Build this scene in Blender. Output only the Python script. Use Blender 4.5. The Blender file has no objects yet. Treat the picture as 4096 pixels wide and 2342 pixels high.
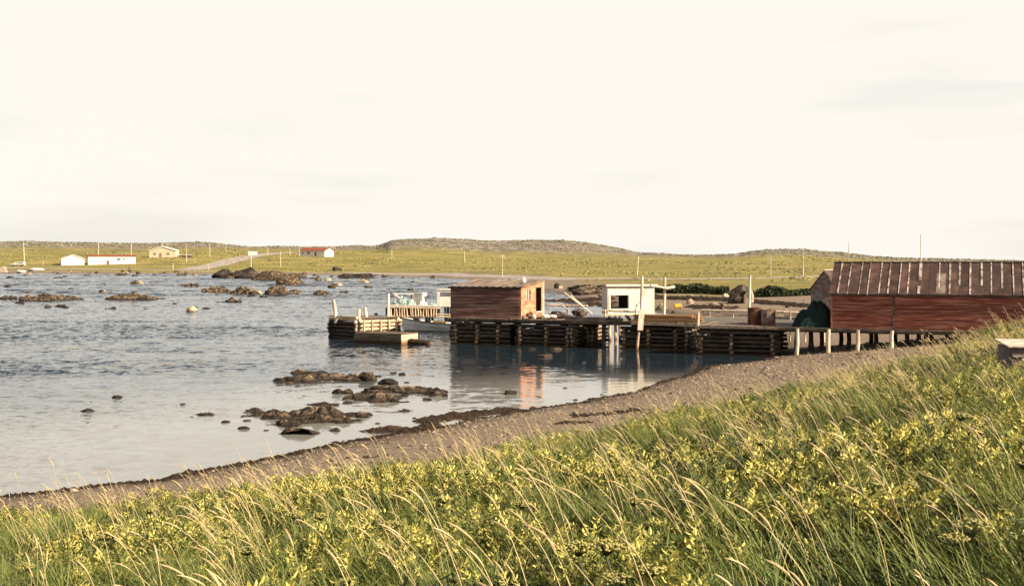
import bpy, math, random
import numpy as np
from mathutils import Vector, Matrix

random.seed(7); RNG = np.random.default_rng(11)
sc = bpy.context.scene
COL = sc.collection
R = math.radians

# ------------------------------------------------------------------ camera, sky, sun, exposure
EYE, FOC, HOR, CX = 5.5, 4551.0, 1046.0, 2048.0        # eye height (m) and the picture's geometry in photo pixels
cam_d = bpy.data.cameras.new('camera'); cam = bpy.data.objects.new('camera', cam_d); COL.objects.link(cam)
cam.location = (0, 0, EYE); cam.rotation_euler = (R(90), 0, 0)
cam_d.sensor_width = 36.0; cam_d.lens = 40.0; cam_d.shift_y = -(1171 - HOR) / 4096
cam_d.clip_start = 0.1; cam_d.clip_end = 20000
sc.camera = cam

SUN_AZ_FRONT, SUN_EL = 26.0, 29.0                       # sun to the right, this far round to the camera's side
to_sun = Vector((math.cos(R(SUN_AZ_FRONT)) * math.cos(R(SUN_EL)), -math.sin(R(SUN_AZ_FRONT)) * math.cos(R(SUN_EL)), math.sin(R(SUN_EL))))
sl = bpy.data.lights.new('sun', 'SUN'); sl.energy = 5.0; sl.angle = R(0.53); sl.color = (1.0, 0.86, 0.66)
so = bpy.data.objects.new('sun', sl); COL.objects.link(so); so.rotation_euler = to_sun.to_track_quat('Z', 'Y').to_euler()

world = bpy.data.worlds.new('World'); sc.world = world; world.use_nodes = True
wn, wl = world.node_tree.nodes, world.node_tree.links
for n in list(wn): wn.remove(n)
def WN(t, **k):
    n = wn.new(t)
    for a, b in k.items(): setattr(n, a, b)
    return n
sky = WN('ShaderNodeTexSky', sky_type='NISHITA', sun_disc=False)
sky.sun_elevation = R(SUN_EL); sky.sun_rotation = R(90 + SUN_AZ_FRONT); sky.air_density = 1.0; sky.dust_density = 1.2
skb = WN('ShaderNodeVectorMath', operation='SCALE'); skb.inputs['Scale'].default_value = 0.034
wl.new(sky.outputs[0], skb.inputs[0])
tc = WN('ShaderNodeTexCoord'); sp = WN('ShaderNodeSeparateXYZ'); wl.new(tc.outputs['Generated'], sp.inputs[0])
# thin evening overcast: dense veil near the horizon, opening towards the zenith, in long flat bands
mp = WN('ShaderNodeMapping'); mp.inputs['Scale'].default_value = (1.6, 1.6, 13.0); wl.new(tc.outputs['Generated'], mp.inputs[0])
nz = WN('ShaderNodeTexNoise'); nz.inputs['Scale'].default_value = 1.7; nz.inputs['Detail'].default_value = 5; nz.inputs['Roughness'].default_value = 0.5
wl.new(mp.outputs[0], nz.inputs['Vector'])
veil = WN('ShaderNodeMapRange', interpolation_type='SMOOTHSTEP'); veil.inputs[1].default_value = 0.21; veil.inputs[2].default_value = 0.44
veil.inputs[3].default_value = 0.97; veil.inputs[4].default_value = 0.19; wl.new(sp.outputs[2], veil.inputs[0])
gap = WN('ShaderNodeMapRange', interpolation_type='SMOOTHSTEP'); gap.inputs[1].default_value = 0.50; gap.inputs[2].default_value = 0.72
gap.inputs[3].default_value = 0.0; gap.inputs[4].default_value = 0.15; wl.new(nz.outputs[0], gap.inputs[0])
fac = WN('ShaderNodeMath', operation='SUBTRACT'); fac.use_clamp = True; wl.new(veil.outputs[0], fac.inputs[0]); wl.new(gap.outputs[0], fac.inputs[1])
mx = WN('ShaderNodeMix', data_type='RGBA'); wl.new(fac.outputs[0], mx.inputs[0]); wl.new(skb.outputs[0], mx.inputs[6]); mx.inputs[7].default_value = (0.462, 0.441, 0.405, 1)
bg = WN('ShaderNodeBackground'); bg.inputs[1].default_value = 1.0; wl.new(mx.outputs[2], bg.inputs[0])
wo = WN('ShaderNodeOutputWorld'); wl.new(bg.outputs[0], wo.inputs[0])

vs = sc.view_settings; vs.view_transform = 'Standard'; vs.look = 'None'; vs.exposure = 1.15; vs.gamma = 1.0; vs.use_curve_mapping = False
sc.cycles.max_bounces = 6; sc.cycles.transparent_max_bounces = 6

# ------------------------------------------------------------------ picture <-> place
def at(px, py, d):      # the point seen at photo pixel (px, py) at distance d
    return Vector(((px - CX) / FOC * d, d, EYE - (py - HOR) / FOC * d))
def atz(px, py, z):     # the same on the level z
    return at(px, py, (EYE - z) * FOC / (py - HOR))

# ------------------------------------------------------------------ materials
def mat_nodes(name):
    m = bpy.data.materials.new(name); m.use_nodes = True
    nt = m.node_tree
    for n in list(nt.nodes): nt.nodes.remove(n)
    def N(t, **k):
        n = nt.nodes.new(t)
        for a, b in k.items(): setattr(n, a, b)
        return n
    return m, nt, N, nt.links.new
def c4(c): return (c[0], c[1], c[2], 1)

def M(name, col, col2=None, rough=0.85, scale=(3, 3, 3), yaw=0.0, lo=0.4, hi=0.62, objvar=0.22, spec=0.25, bump=0.0, bscale=30.0, detail=6, wet=None, metal=0.0, crack=None):
    """Surface with two colours broken up by noise, a tone of its own for each object, fine relief, and (wet) a dark tide band."""
    m, nt, N, L = mat_nodes(name)
    geo = N('ShaderNodeNewGeometry'); mpn = N('ShaderNodeMapping'); mpn.vector_type = 'TEXTURE'
    mpn.inputs['Rotation'].default_value = (0, 0, yaw); mpn.inputs['Scale'].default_value = tuple(1.0 / s for s in scale)
    L(geo.outputs['Position'], mpn.inputs[0])
    n1 = N('ShaderNodeTexNoise'); n1.inputs['Scale'].default_value = 1; n1.inputs['Detail'].default_value = detail; n1.inputs['Roughness'].default_value = 0.62
    oi = N('ShaderNodeObjectInfo')
    off = N('ShaderNodeVectorMath', operation='MULTIPLY_ADD'); cmb = N('ShaderNodeCombineXYZ')
    for i in range(3): L(oi.outputs['Random'], cmb.inputs[i])
    off.inputs[1].default_value = (37, 11, 23); L(cmb.outputs[0], off.inputs[0]); L(mpn.outputs[0], off.inputs[2])
    L(off.outputs[0], n1.inputs['Vector'])
    r = N('ShaderNodeMapRange', interpolation_type='SMOOTHSTEP'); r.inputs[1].default_value = lo; r.inputs[2].default_value = hi
    L(n1.outputs[0], r.inputs[0])
    mixc = N('ShaderNodeMix', data_type='RGBA'); L(r.outputs[0], mixc.inputs[0])
    mixc.inputs[6].default_value = c4(col); mixc.inputs[7].default_value = c4(col2 or [c * 0.6 for c in col])
    v = N('ShaderNodeMapRange'); v.inputs[3].default_value = 1 - objvar; v.inputs[4].default_value = 1 + objvar; L(oi.outputs['Random'], v.inputs[0])
    sc_ = N('ShaderNodeVectorMath', operation='SCALE'); L(mixc.outputs[2], sc_.inputs[0]); L(v.outputs[0], sc_.inputs['Scale'])
    out_c = sc_.outputs[0]; ck = None
    if crack:
        wz = N('ShaderNodeVectorMath', operation='MULTIPLY_ADD'); L(n1.outputs['Color'], wz.inputs[0]); wz.inputs[1].default_value = (.9 / crack,) * 3; L(geo.outputs['Position'], wz.inputs[2])
        vo = N('ShaderNodeTexVoronoi', feature='DISTANCE_TO_EDGE'); vo.inputs['Scale'].default_value = crack; L(wz.outputs[0], vo.inputs['Vector'])
        ck = N('ShaderNodeMapRange', interpolation_type='SMOOTHSTEP'); ck.inputs[1].default_value = 0.0; ck.inputs[2].default_value = 0.10; ck.inputs[3].default_value = .22; ck.inputs[4].default_value = 1.0; L(vo.outputs['Distance'], ck.inputs[0])
        cs = N('ShaderNodeVectorMath', operation='SCALE'); L(out_c, cs.inputs[0]); L(ck.outputs[0], cs.inputs['Scale']); out_c = cs.outputs[0]
    b = N('ShaderNodeBsdfPrincipled'); b.inputs['Roughness'].default_value = rough; b.inputs['Specular IOR Level'].default_value = spec; b.inputs['Metallic'].default_value = metal
    if wet:
        z0, z1, wc = wet
        s3 = N('ShaderNodeSeparateXYZ'); L(geo.outputs['Position'], s3.inputs[0])
        ad = N('ShaderNodeMath', operation='MULTIPLY_ADD'); L(n1.outputs[0], ad.inputs[0]); ad.inputs[1].default_value = (z1 - z0) * 1.4; L(s3.outputs[2], ad.inputs[2])
        wr = N('ShaderNodeMapRange', interpolation_type='SMOOTHSTEP'); wr.inputs[1].default_value = z0 + (z1 - z0) * 0.7; wr.inputs[2].default_value = z1 + (z1 - z0) * 0.7; L(ad.outputs[0], wr.inputs[0])
        mw = N('ShaderNodeMix', data_type='RGBA'); L(wr.outputs[0], mw.inputs[0]); mw.inputs[6].default_value = c4(wc); L(out_c, mw.inputs[7]); out_c = mw.outputs[2]
    L(out_c, b.inputs['Base Color'])
    if bump:
        n2 = N('ShaderNodeTexNoise'); n2.inputs['Scale'].default_value = bscale; n2.inputs['Detail'].default_value = 4; L(geo.outputs['Position'], n2.inputs['Vector'])
        bp = N('ShaderNodeBump'); bp.inputs['Strength'].default_value = bump; bp.inputs['Distance'].default_value = 0.05; L(n2.outputs[0], bp.inputs['Height']); L(bp.outputs[0], b.inputs['Normal'])
        if ck: bq = N('ShaderNodeBump'); bq.inputs['Strength'].default_value = .8; bq.inputs['Distance'].default_value = .12; L(ck.outputs[0], bq.inputs['Height']); L(bp.outputs[0], bq.inputs['Normal']); L(bq.outputs[0], b.inputs['Normal'])
    o = N('ShaderNodeOutputMaterial'); L(b.outputs[0], o.inputs[0])
    return m

TH = R(22.5)
AX = Vector((math.cos(TH), -math.sin(TH), 0)); BX = Vector((math.sin(TH), math.cos(TH), 0)); UP = Vector((0, 0, 1))
MAT = {}
def mats():
    g = (0.55, 9, 9)
    MAT['red_board'] = M('red_board', (0.20, 0.054, 0.036), (0.42, 0.19, 0.125), scale=(0.7, 5, 9), yaw=-TH, lo=0.44, hi=0.66, objvar=0.34, bump=0.3)
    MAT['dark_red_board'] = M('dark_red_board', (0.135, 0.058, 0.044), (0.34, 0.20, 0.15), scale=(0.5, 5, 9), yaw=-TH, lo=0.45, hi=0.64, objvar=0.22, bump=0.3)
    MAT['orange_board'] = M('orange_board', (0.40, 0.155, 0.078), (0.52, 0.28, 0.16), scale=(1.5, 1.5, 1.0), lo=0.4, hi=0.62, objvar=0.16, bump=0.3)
    MAT['roof_felt'] = M('roof_felt', (0.052, 0.029, 0.025), (0.115, 0.062, 0.050), scale=(1.2, 1.2, 1.2), lo=0.42, hi=0.66, objvar=0.25, bump=0.4)
    MAT['pale_batten'] = M('pale_batten', (0.46, 0.40, 0.33), (0.13, 0.09, 0.07), scale=(2.2, 2.2, 2.2), lo=0.44, hi=0.60, objvar=0.2)
    MAT['grey_roof'] = M('grey_roof', (0.27, 0.21, 0.165), (0.15, 0.105, 0.08), scale=(3, 0.6, 3), yaw=-TH, objvar=0.25, bump=0.3)
    MAT['white_board'] = M('white_board', (0.74, 0.66, 0.54), (0.55, 0.43, 0.33), scale=(9, 9, 0.5), lo=0.5, hi=0.74, objvar=0.10, bump=0.2)
    MAT['white_paint'] = M('white_paint', (0.78, 0.74, 0.66), (0.66, 0.6, 0.52), scale=(2, 2, 2), objvar=0.05, rough=0.6)
    MAT['grey_board'] = M('grey_board', (0.15, 0.105, 0.1), (0.24, 0.18, 0.17), scale=(1.5, 1.5, 4), objvar=0.3, bump=0.3)
    MAT['dark_wood'] = M('dark_wood', (0.05, 0.036, 0.028), (0.11, 0.085, 0.066), scale=(2, 2, 6), objvar=0.3, bump=0.3)
    MAT['log'] = M('log', (0.10, 0.072, 0.052), (0.036, 0.026, 0.019), scale=(2.5, 2.5, 5), objvar=0.35, bump=0.4, wet=(0.1, 0.55, (0.055, 0.035, 0.018)))
    MAT['pale_log'] = M('pale_log', (0.60, 0.46, 0.32), (0.42, 0.27, 0.16), scale=(4, 4, 2), objvar=0.16, bump=0.3, wet=(0.05, 0.4, (0.16, 0.08, 0.03)))
    MAT['end_log'] = M('end_log', (0.30, 0.225, 0.15), (0.15, 0.10, 0.065), scale=(3, 3, 3), objvar=0.25, bump=0.3, wet=(0.1, 0.5, (0.09, 0.05, 0.022)))  # paler than log: sunlight on the protruding ends put into the colour
    MAT['pale_pole'] = M('pale_pole', (0.66, 0.56, 0.45), (0.50, 0.37, 0.27), scale=(4, 4, 1), objvar=0.12, bump=0.2)
    MAT['deck_plank'] = M('deck_plank', (0.25, 0.19, 0.14), (0.12, 0.085, 0.06), scale=(6, 1, 6), yaw=-TH, objvar=0.3, bump=0.3)
    MAT['lumber'] = M('lumber', (0.34, 0.19, 0.09), (0.2, 0.105, 0.055), scale=(0.8, 7, 7), yaw=-TH, objvar=0.28, bump=0.2)
    MAT['wet_crate'] = M('wet_crate', (0.19, 0.145, 0.10), (0.09, 0.062, 0.04), scale=(1.2, 1.2, 5), objvar=0.25, bump=0.3, wet=(0.12, 0.34, (0.05, 0.026, 0.012)))
    MAT['rust'] = M('rust', (0.085, 0.035, 0.02), (0.2, 0.085, 0.04), scale=(3, 3, 3), lo=0.5, hi=0.66, objvar=0.1, rough=0.8, bump=0.4)
    MAT['rust_grey'] = M('rust_grey', (0.24, 0.2, 0.17), (0.17, 0.075, 0.035), scale=(2.6, 2.6, 2.6), lo=0.45, hi=0.58, objvar=0.1, bump=0.4)
    MAT['dark_net'] = M('dark_net', (0.012, 0.022, 0.020), (0.02, 0.05, 0.04), scale=(4, 4, 4), lo=0.5, hi=0.7, objvar=0.1, rough=0.95)
    MAT['green_net'] = M('green_net', (0.055, 0.12, 0.085), (0.015, 0.04, 0.032), scale=(6, 6, 6), objvar=0.1, rough=0.95)
    MAT['teal_net'] = M('teal_net', (0.36, 0.43, 0.38), (0.15, 0.25, 0.23), scale=(3, 3, 3), objvar=0.1, rough=0.95)
    MAT['boat_hull'] = M('boat_hull', (0.84, 0.81, 0.75), (0.74, 0.70, 0.63), scale=(1, 1, 3), objvar=0.02, rough=0.5, wet=(0.02, 0.1, (0.12, 0.1, 0.08)))
    MAT['yellow'] = M('yellow', (0.72, 0.42, 0.05), (0.6, 0.32, 0.04), scale=(2, 2, 2), objvar=0.05, rough=0.6)
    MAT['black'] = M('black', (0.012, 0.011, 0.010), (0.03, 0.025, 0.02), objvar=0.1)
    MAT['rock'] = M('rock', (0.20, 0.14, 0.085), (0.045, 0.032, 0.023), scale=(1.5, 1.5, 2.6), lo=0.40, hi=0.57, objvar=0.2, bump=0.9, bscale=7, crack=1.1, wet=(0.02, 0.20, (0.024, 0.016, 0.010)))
    MAT['dark_rock'] = M('dark_rock', (0.085, 0.063, 0.046), (0.03, 0.022, 0.018), scale=(0.5, 0.5, 0.8), lo=0.40, hi=0.6, objvar=0.2, bump=0.9, bscale=4, crack=.8, wet=(0.02, 0.3, (0.024, 0.017, 0.012)))  # dark tone also carries the unlit sides of rocks in its colour
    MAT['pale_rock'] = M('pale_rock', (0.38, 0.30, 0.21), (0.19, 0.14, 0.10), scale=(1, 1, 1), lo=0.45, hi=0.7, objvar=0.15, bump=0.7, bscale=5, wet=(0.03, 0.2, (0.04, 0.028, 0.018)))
    MAT['pebble'] = M('pebble', (0.27, 0.202, 0.143), (0.12, 0.09, 0.065), scale=(9, 9, 9), objvar=0.55, rough=0.9)
    MAT['weed'] = M('weed', (0.030, 0.018, 0.011), (0.06, 0.034, 0.016), scale=(3, 3, 3), objvar=0.4, rough=0.7)
    MAT['red_roof'] = M('red_roof', (0.30, 0.085, 0.05), (0.2, 0.06, 0.04), objvar=0.1)
    MAT['beige_wall'] = M('beige_wall', (0.55, 0.45, 0.30), (0.46, 0.36, 0.24), objvar=0.05)
    MAT['glass'] = M('glass', (0.10, 0.11, 0.12), (0.16, 0.16, 0.16), rough=0.12, spec=0.6, objvar=0.05)
    MAT['gravel'] = M('gravel', (0.40, 0.34, 0.285), (0.29, 0.24, 0.20), scale=(0.6, 0.6, 0.6), objvar=0.0)
    MAT['shrub'] = M('shrub', (0.022, 0.032, 0.013), (0.055, 0.068, 0.026), scale=(1.2, 1.2, 1.2), objvar=0.15, rough=0.9)
mats()

# ------------------------------------------------------------------ builders
def put(o, parent=None):
    COL.objects.link(o)
    if parent is not None: o.parent = parent
    return o
def thing(name, label, cat, loc=(0, 0, 0), group=None):
    o = bpy.data.objects.new(name, None); COL.objects.link(o); o.location = loc; o.empty_display_size = 0.2
    o['label'] = label; o['category'] = cat
    if group: o['group'] = group
    return o
def tag(o, label, cat=None, group=None, kind=None):
    o['label'] = label
    if cat: o['category'] = cat
    if group: o['group'] = group
    if kind: o['kind'] = kind
    return o
def root_of(p):
    v = Vector((0, 0, 0))
    while p is not None: v += Vector(p.location); p = p.parent
    return v
def mesh(name, verts, faces, m, parent=None, smooth=False):
    """A mesh given in world coordinates, as a part of `parent` (things are unrotated, parts of parts too)."""
    off = root_of(parent) if parent else Vector((0, 0, 0))
    me = bpy.data.meshes.new(name)
    va = np.asarray(verts, float).reshape(-1, 3) - np.array(off)
    me.from_pydata(va.tolist(), [], faces); me.materials.append(MAT[m] if isinstance(m, str) else m); me.update()
    if smooth:
        me.polygons.foreach_set('use_smooth', [True] * len(me.polygons))
    o = bpy.data.objects.new(name, me)
    return put(o, parent)
def solo(name, verts, faces, m, smooth=False):
    """A thing that is one mesh: origin at its base centre."""
    va = np.asarray(verts, float).reshape(-1, 3); c = np.array([va[:, 0].mean(), va[:, 1].mean(), va[:, 2].min()])
    me = bpy.data.meshes.new(name); me.from_pydata((va - c).tolist(), [], faces); me.materials.append(MAT[m] if isinstance(m, str) else m); me.update()
    if smooth: me.polygons.foreach_set('use_smooth', [True] * len(me.polygons))
    o = bpy.data.objects.new(name, me); o.location = c; return put(o)

_unit = {}
def unit(kind, m, var=0):
    k = (kind, m, var)
    if k in _unit: return _unit[k]
    rr = random.Random(hash((kind, var)) & 0xffff)
    if kind == 'box':
        v = [(x, y, z) for x in (0, 1) for y in (-.5, .5) for z in (-.5, .5)]
        f = [(0, 1, 3, 2), (4, 6, 7, 5), (0, 4, 5, 1), (2, 3, 7, 6), (0, 2, 6, 4), (1, 5, 7, 3)]
    else:                                               # a slightly crooked, tapering round pole
        ns, segs = 7, 4; v = []; f = []
        ph = rr.random() * 6
        for i in range(segs + 1):
            t = i / segs; r = 1.08 - 0.16 * t + rr.uniform(-.05, .05)
            ox, oy = 0.35 * math.sin(ph + 2.6 * t) * (1 - abs(2 * t - 1)), 0.35 * math.cos(ph * 1.7 + 2.2 * t) * (1 - abs(2 * t - 1))
            for j in range(ns):
                a = 2 * math.pi * j / ns; v.append((t, ox + r * math.cos(a), oy + r * math.sin(a)))
        for i in range(segs):
            for j in range(ns):
                k2 = (j + 1) % ns; f.append((i * ns + j, i * ns + k2, (i + 1) * ns + k2, (i + 1) * ns + j))
        f.append(tuple(range(ns))[::-1]); f.append(tuple(segs * ns + j for j in range(ns)))
    me = bpy.data.meshes.new(kind); me.from_pydata(v, [], f); me.materials.append(MAT[m])
    if kind == 'pole': me.polygons.foreach_set('use_smooth', [len(p.vertices) == 4 for p in me.polygons])
    me.update(); _unit[k] = me; return me
def frame(p0, p1, w, h, side):
    p0, p1 = Vector(p0), Vector(p1); x = p1 - p0; xn = x.normalized()
    s = Vector(side) if side is not None else (Vector((0, 0, 1)).cross(xn) if abs(xn.z) < 0.95 else Vector((1, 0, 0)))
    s = (s - xn * s.dot(xn)).normalized(); u = xn.cross(s)
    return Matrix(((x.x, s.x * w, u.x * h, p0.x), (x.y, s.y * w, u.y * h, p0.y), (x.z, s.z * w, u.z * h, p0.z), (0, 0, 0, 1)))
def piece(th, name, me, mtx):
    o = bpy.data.objects.new(name, me); put(o, th)
    if th is not None: o.matrix_local = Matrix.Translation(-root_of(th)) @ mtx
    else: o.matrix_world = mtx
    return o
def bar(th, name, p0, p1, w, h, m, side=None): return piece(th, name, unit('box', m), frame(p0, p1, w, h, side))
def log(th, name, p0, p1, r, m): return piece(th, name, unit('pole', m, random.randrange(5)), frame(p0, p1, r, r, None))
def J(s): return random.uniform(-s, s)

# ------------------------------------------------------------------ noise
def _h(ix, iy, seed):
    n = (ix.astype(np.int64) * 374761393 + iy.astype(np.int64) * 668265263 + seed * 1442695041) & 0x7fffffff
    n = ((n ^ (n >> 13)) * 1274126177) & 0x7fffffff
    return ((n ^ (n >> 16)) & 0xffff) / 65535.0
def vn(x, y, seed=0):
    x0, y0 = np.floor(x), np.floor(y); fx, fy = x - x0, y - y0; fx = fx * fx * (3 - 2 * fx); fy = fy * fy * (3 - 2 * fy)
    a, b, c, d = _h(x0, y0, seed), _h(x0 + 1, y0, seed), _h(x0, y0 + 1, seed), _h(x0 + 1, y0 + 1, seed)
    return (a + (b - a) * fx) * (1 - fy) + (c + (d - c) * fx) * fy
def fbm(x, y, octs=4, seed=0):
    s = 0.0; a = 0.5
    for i in range(octs): s = s + a * (vn(x, y, seed + i * 17) * 2 - 1); x = x * 2.03 + 5.1; y = y * 2.03 + 1.7; a *= 0.5
    return s
def sm(a, b, x): t = np.clip((x - a) / (b - a), 0, 1); return t * t * (3 - 2 * t)

# ------------------------------------------------------------------ terrain shape
near_px = [(0, 1992), (644, 1914), (1158, 1815), (1705, 1719), (2140, 1633), (2574, 1557), (2791, 1508), (2864, 1467), (3025, 1437), (3090, 1418)]
back_px = [(2900, 1290), (2600, 1245), (2400, 1222), (2290, 1192), (2180, 1163), (2080, 1134), (1800, 1113), (1450, 1103), (1000, 1097), (0, 1091), (-2000, 1090)]
shore = [(p.x, p.y) for p in (atz(a, b, 0) for a, b in near_px)]
SEA = np.array([(-1600, -60), (-85, -60), (-31.9, 1.3)] + shore + [(17.8, 78), (19.2, 90)] + [(p.x, p.y) for p in (atz(a, b, 0) for a, b in back_px)] + [(-1600, 600)])
def sea_dist(x, y):
    """signed distance to the water's edge, positive on land"""
    x = np.asarray(x, float); y = np.asarray(y, float); best = np.full(x.shape, 1e9); ins = np.zeros(x.shape, bool)
    P = SEA
    for i in range(len(P)):
        (ax, ay), (bx, by) = P[i], P[(i + 1) % len(P)]
        dx, dy = bx - ax, by - ay; t = np.clip(((x - ax) * dx + (y - ay) * dy) / (dx * dx + dy * dy), 0, 1)
        best = np.minimum(best, np.hypot(x - ax - t * dx, y - ay - t * dy))
        c = ((ay > y) != (by > y)); xi = ax + (y - ay) / (by - ay if by != ay else 1e-9) * dx; ins ^= c & (x < xi)
    s = np.where(ins, -best, best)
    k = 1 + np.maximum(y, 0) / 45
    return s + 0.5 * k * fbm(x * 0.5 / k, y * 0.5 / k, 4, 3)
RIDGE_X = [-2500, -600, 0, 130, 300, 500, 640, 700, 790, 900, 1000, 1350, 1450, 1500, 1530, 1565, 1620, 1690, 1740, 1800, 1900, 2000, 2050, 2150, 2250, 2330, 2400, 2480, 2560, 2700, 2850, 2950, 3000, 3060, 3150, 3230, 3300, 3400, 3600, 3800, 4096, 5000, 7000]
RIDGE_Y = [975, 970, 968, 966, 974, 978, 975, 972, 970, 978, 987, 989, 982, 986, 978, 963, 956, 956, 950, 953, 959, 967, 964, 962, 960, 968, 980, 995, 1009, 1016, 1019, 1017, 1008, 1000, 997, 998, 1007, 1017, 1032, 1038, 1046, 1046, 1040]
def table(px, d):
    pd = [100, 150, 200, 300, 450, 500, 560, 620, 800, 1000]
    A = np.interp(d, [100, 450, 550, 575, 620, 700, 780, 1000], [0.5, 0.5, 0.7, 1.5, 3.3, 8.0, 11.0, 15.0])
    B = np.interp(d, pd, [0.6, 0.95, 1.4, 1.75, 2.7, 3.2, 4.0, 4.9, 7.6, 9.5])
    C = np.interp(d, pd, [0.7, 1.1, 1.5, 2.0, 2.7, 2.9, 3.1, 3.4, 3.9, 4.2])
    w1 = sm(1250, 2100, px); w2 = sm(3100, 4000, px)
    pl = (A * (1 - w1) + B * w1) * (1 - w2) + C * w2
    dr = np.interp(px, [0, 1450, 1560, 2500, 2900, 5000], [1250, 1250, 1100, 1100, 900, 900])
    zr = EYE + (HOR - np.interp(px, RIDGE_X, RIDGE_Y)) * dr / FOC
    pl = np.minimum(pl, zr - 0.4 + 0 * d)
    up = sm(0.70, 1.0, d / dr); dn = sm(1.02, 1.8, d / dr)
    z = pl * (1 - up) + zr * up
    return z * (1 - 0.8 * dn), up
def ground(x, y, full=False):
    x = np.asarray(x, float); y = np.asarray(y, float)
    s = sea_dist(x, y); dd = np.maximum(y, 1.0); px = CX + FOC * x / dd; px = np.clip(px, -2500, 7000)
    slope = np.interp(y, [0, 55, 90, 150], [0.10, 0.115, 0.06, 0.045]); k = 1 - sm(55, 85, y)
    sp_ = np.maximum(s, 0)
    zn = slope * np.minimum(sp_, 40) + 0.085 * k * np.maximum(sp_ - 9.5, 0)
    zn = np.where(zn > 3.2, 3.2 + 0.9 * (1 - np.exp(-(zn - 3.2) / 0.9)), zn)
    zn = zn + 0.06 * fbm(x * 0.35, y * 0.35, 4, 5) * sm(1, 8, s)
    zt, up = table(px, dd)
    sh = sm(0, 22, s)
    zt = zt * sh + (1 - sh) * 0.035 * sp_ + sh * (0.22 * fbm(x * 0.045, y * 0.03, 4, 9) + up * 2.2 * fbm(x * 0.022, y * 0.016, 5, 21))
    w = sm(115, 175, y)
    z = zn * (1 - w) + zt * w
    z = np.where(s < 0, np.maximum(-1.0, 0.12 * s), z + 0.015)
    return (z, s, up, px) if full else z
def gz(x, y): return float(ground(np.array([x]), np.array([y]))[0])

# where the green bank starts (plan view): from the beach's edge to the camera's side it is overgrown
EDGE = [(-60, -26), (-24, 3), (-14.5, 16.5), (-10, 21.0), (-7.6, 22.3), (-5.6, 23.5), (-2.9, 24.6), (-0.8, 25.6), (1.6, 28.4), (4.2, 31.8), (8, 36.2), (11.3, 40.4), (15.8, 44.5), (19.5, 50), (21.5, 55), (24, 58.5), (30, 60), (60, 66), (140, 110)]
def edge_dist(x, y):
    """distance inside the overgrown bank (positive = grown over)"""
    x = np.asarray(x, float); y = np.asarray(y, float); best = np.full(x.shape, 1e9)
    for (ax, ay), (bx, by) in zip(EDGE[:-1], EDGE[1:]):
        dx, dy = bx - ax, by - ay; t = np.clip(((x - ax) * dx + (y - ay) * dy) / (dx * dx + dy * dy), 0, 1)
        best = np.minimum(best, np.hypot(x - ax - t * dx, y - ay - t * dy))
    ye = np.interp(x, [e[0] for e in EDGE], [e[1] for e in EDGE])
    return np.where(y < ye, best, -best) + 0.8 * fbm(x * 0.6, y * 0.6, 3, 31)

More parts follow.
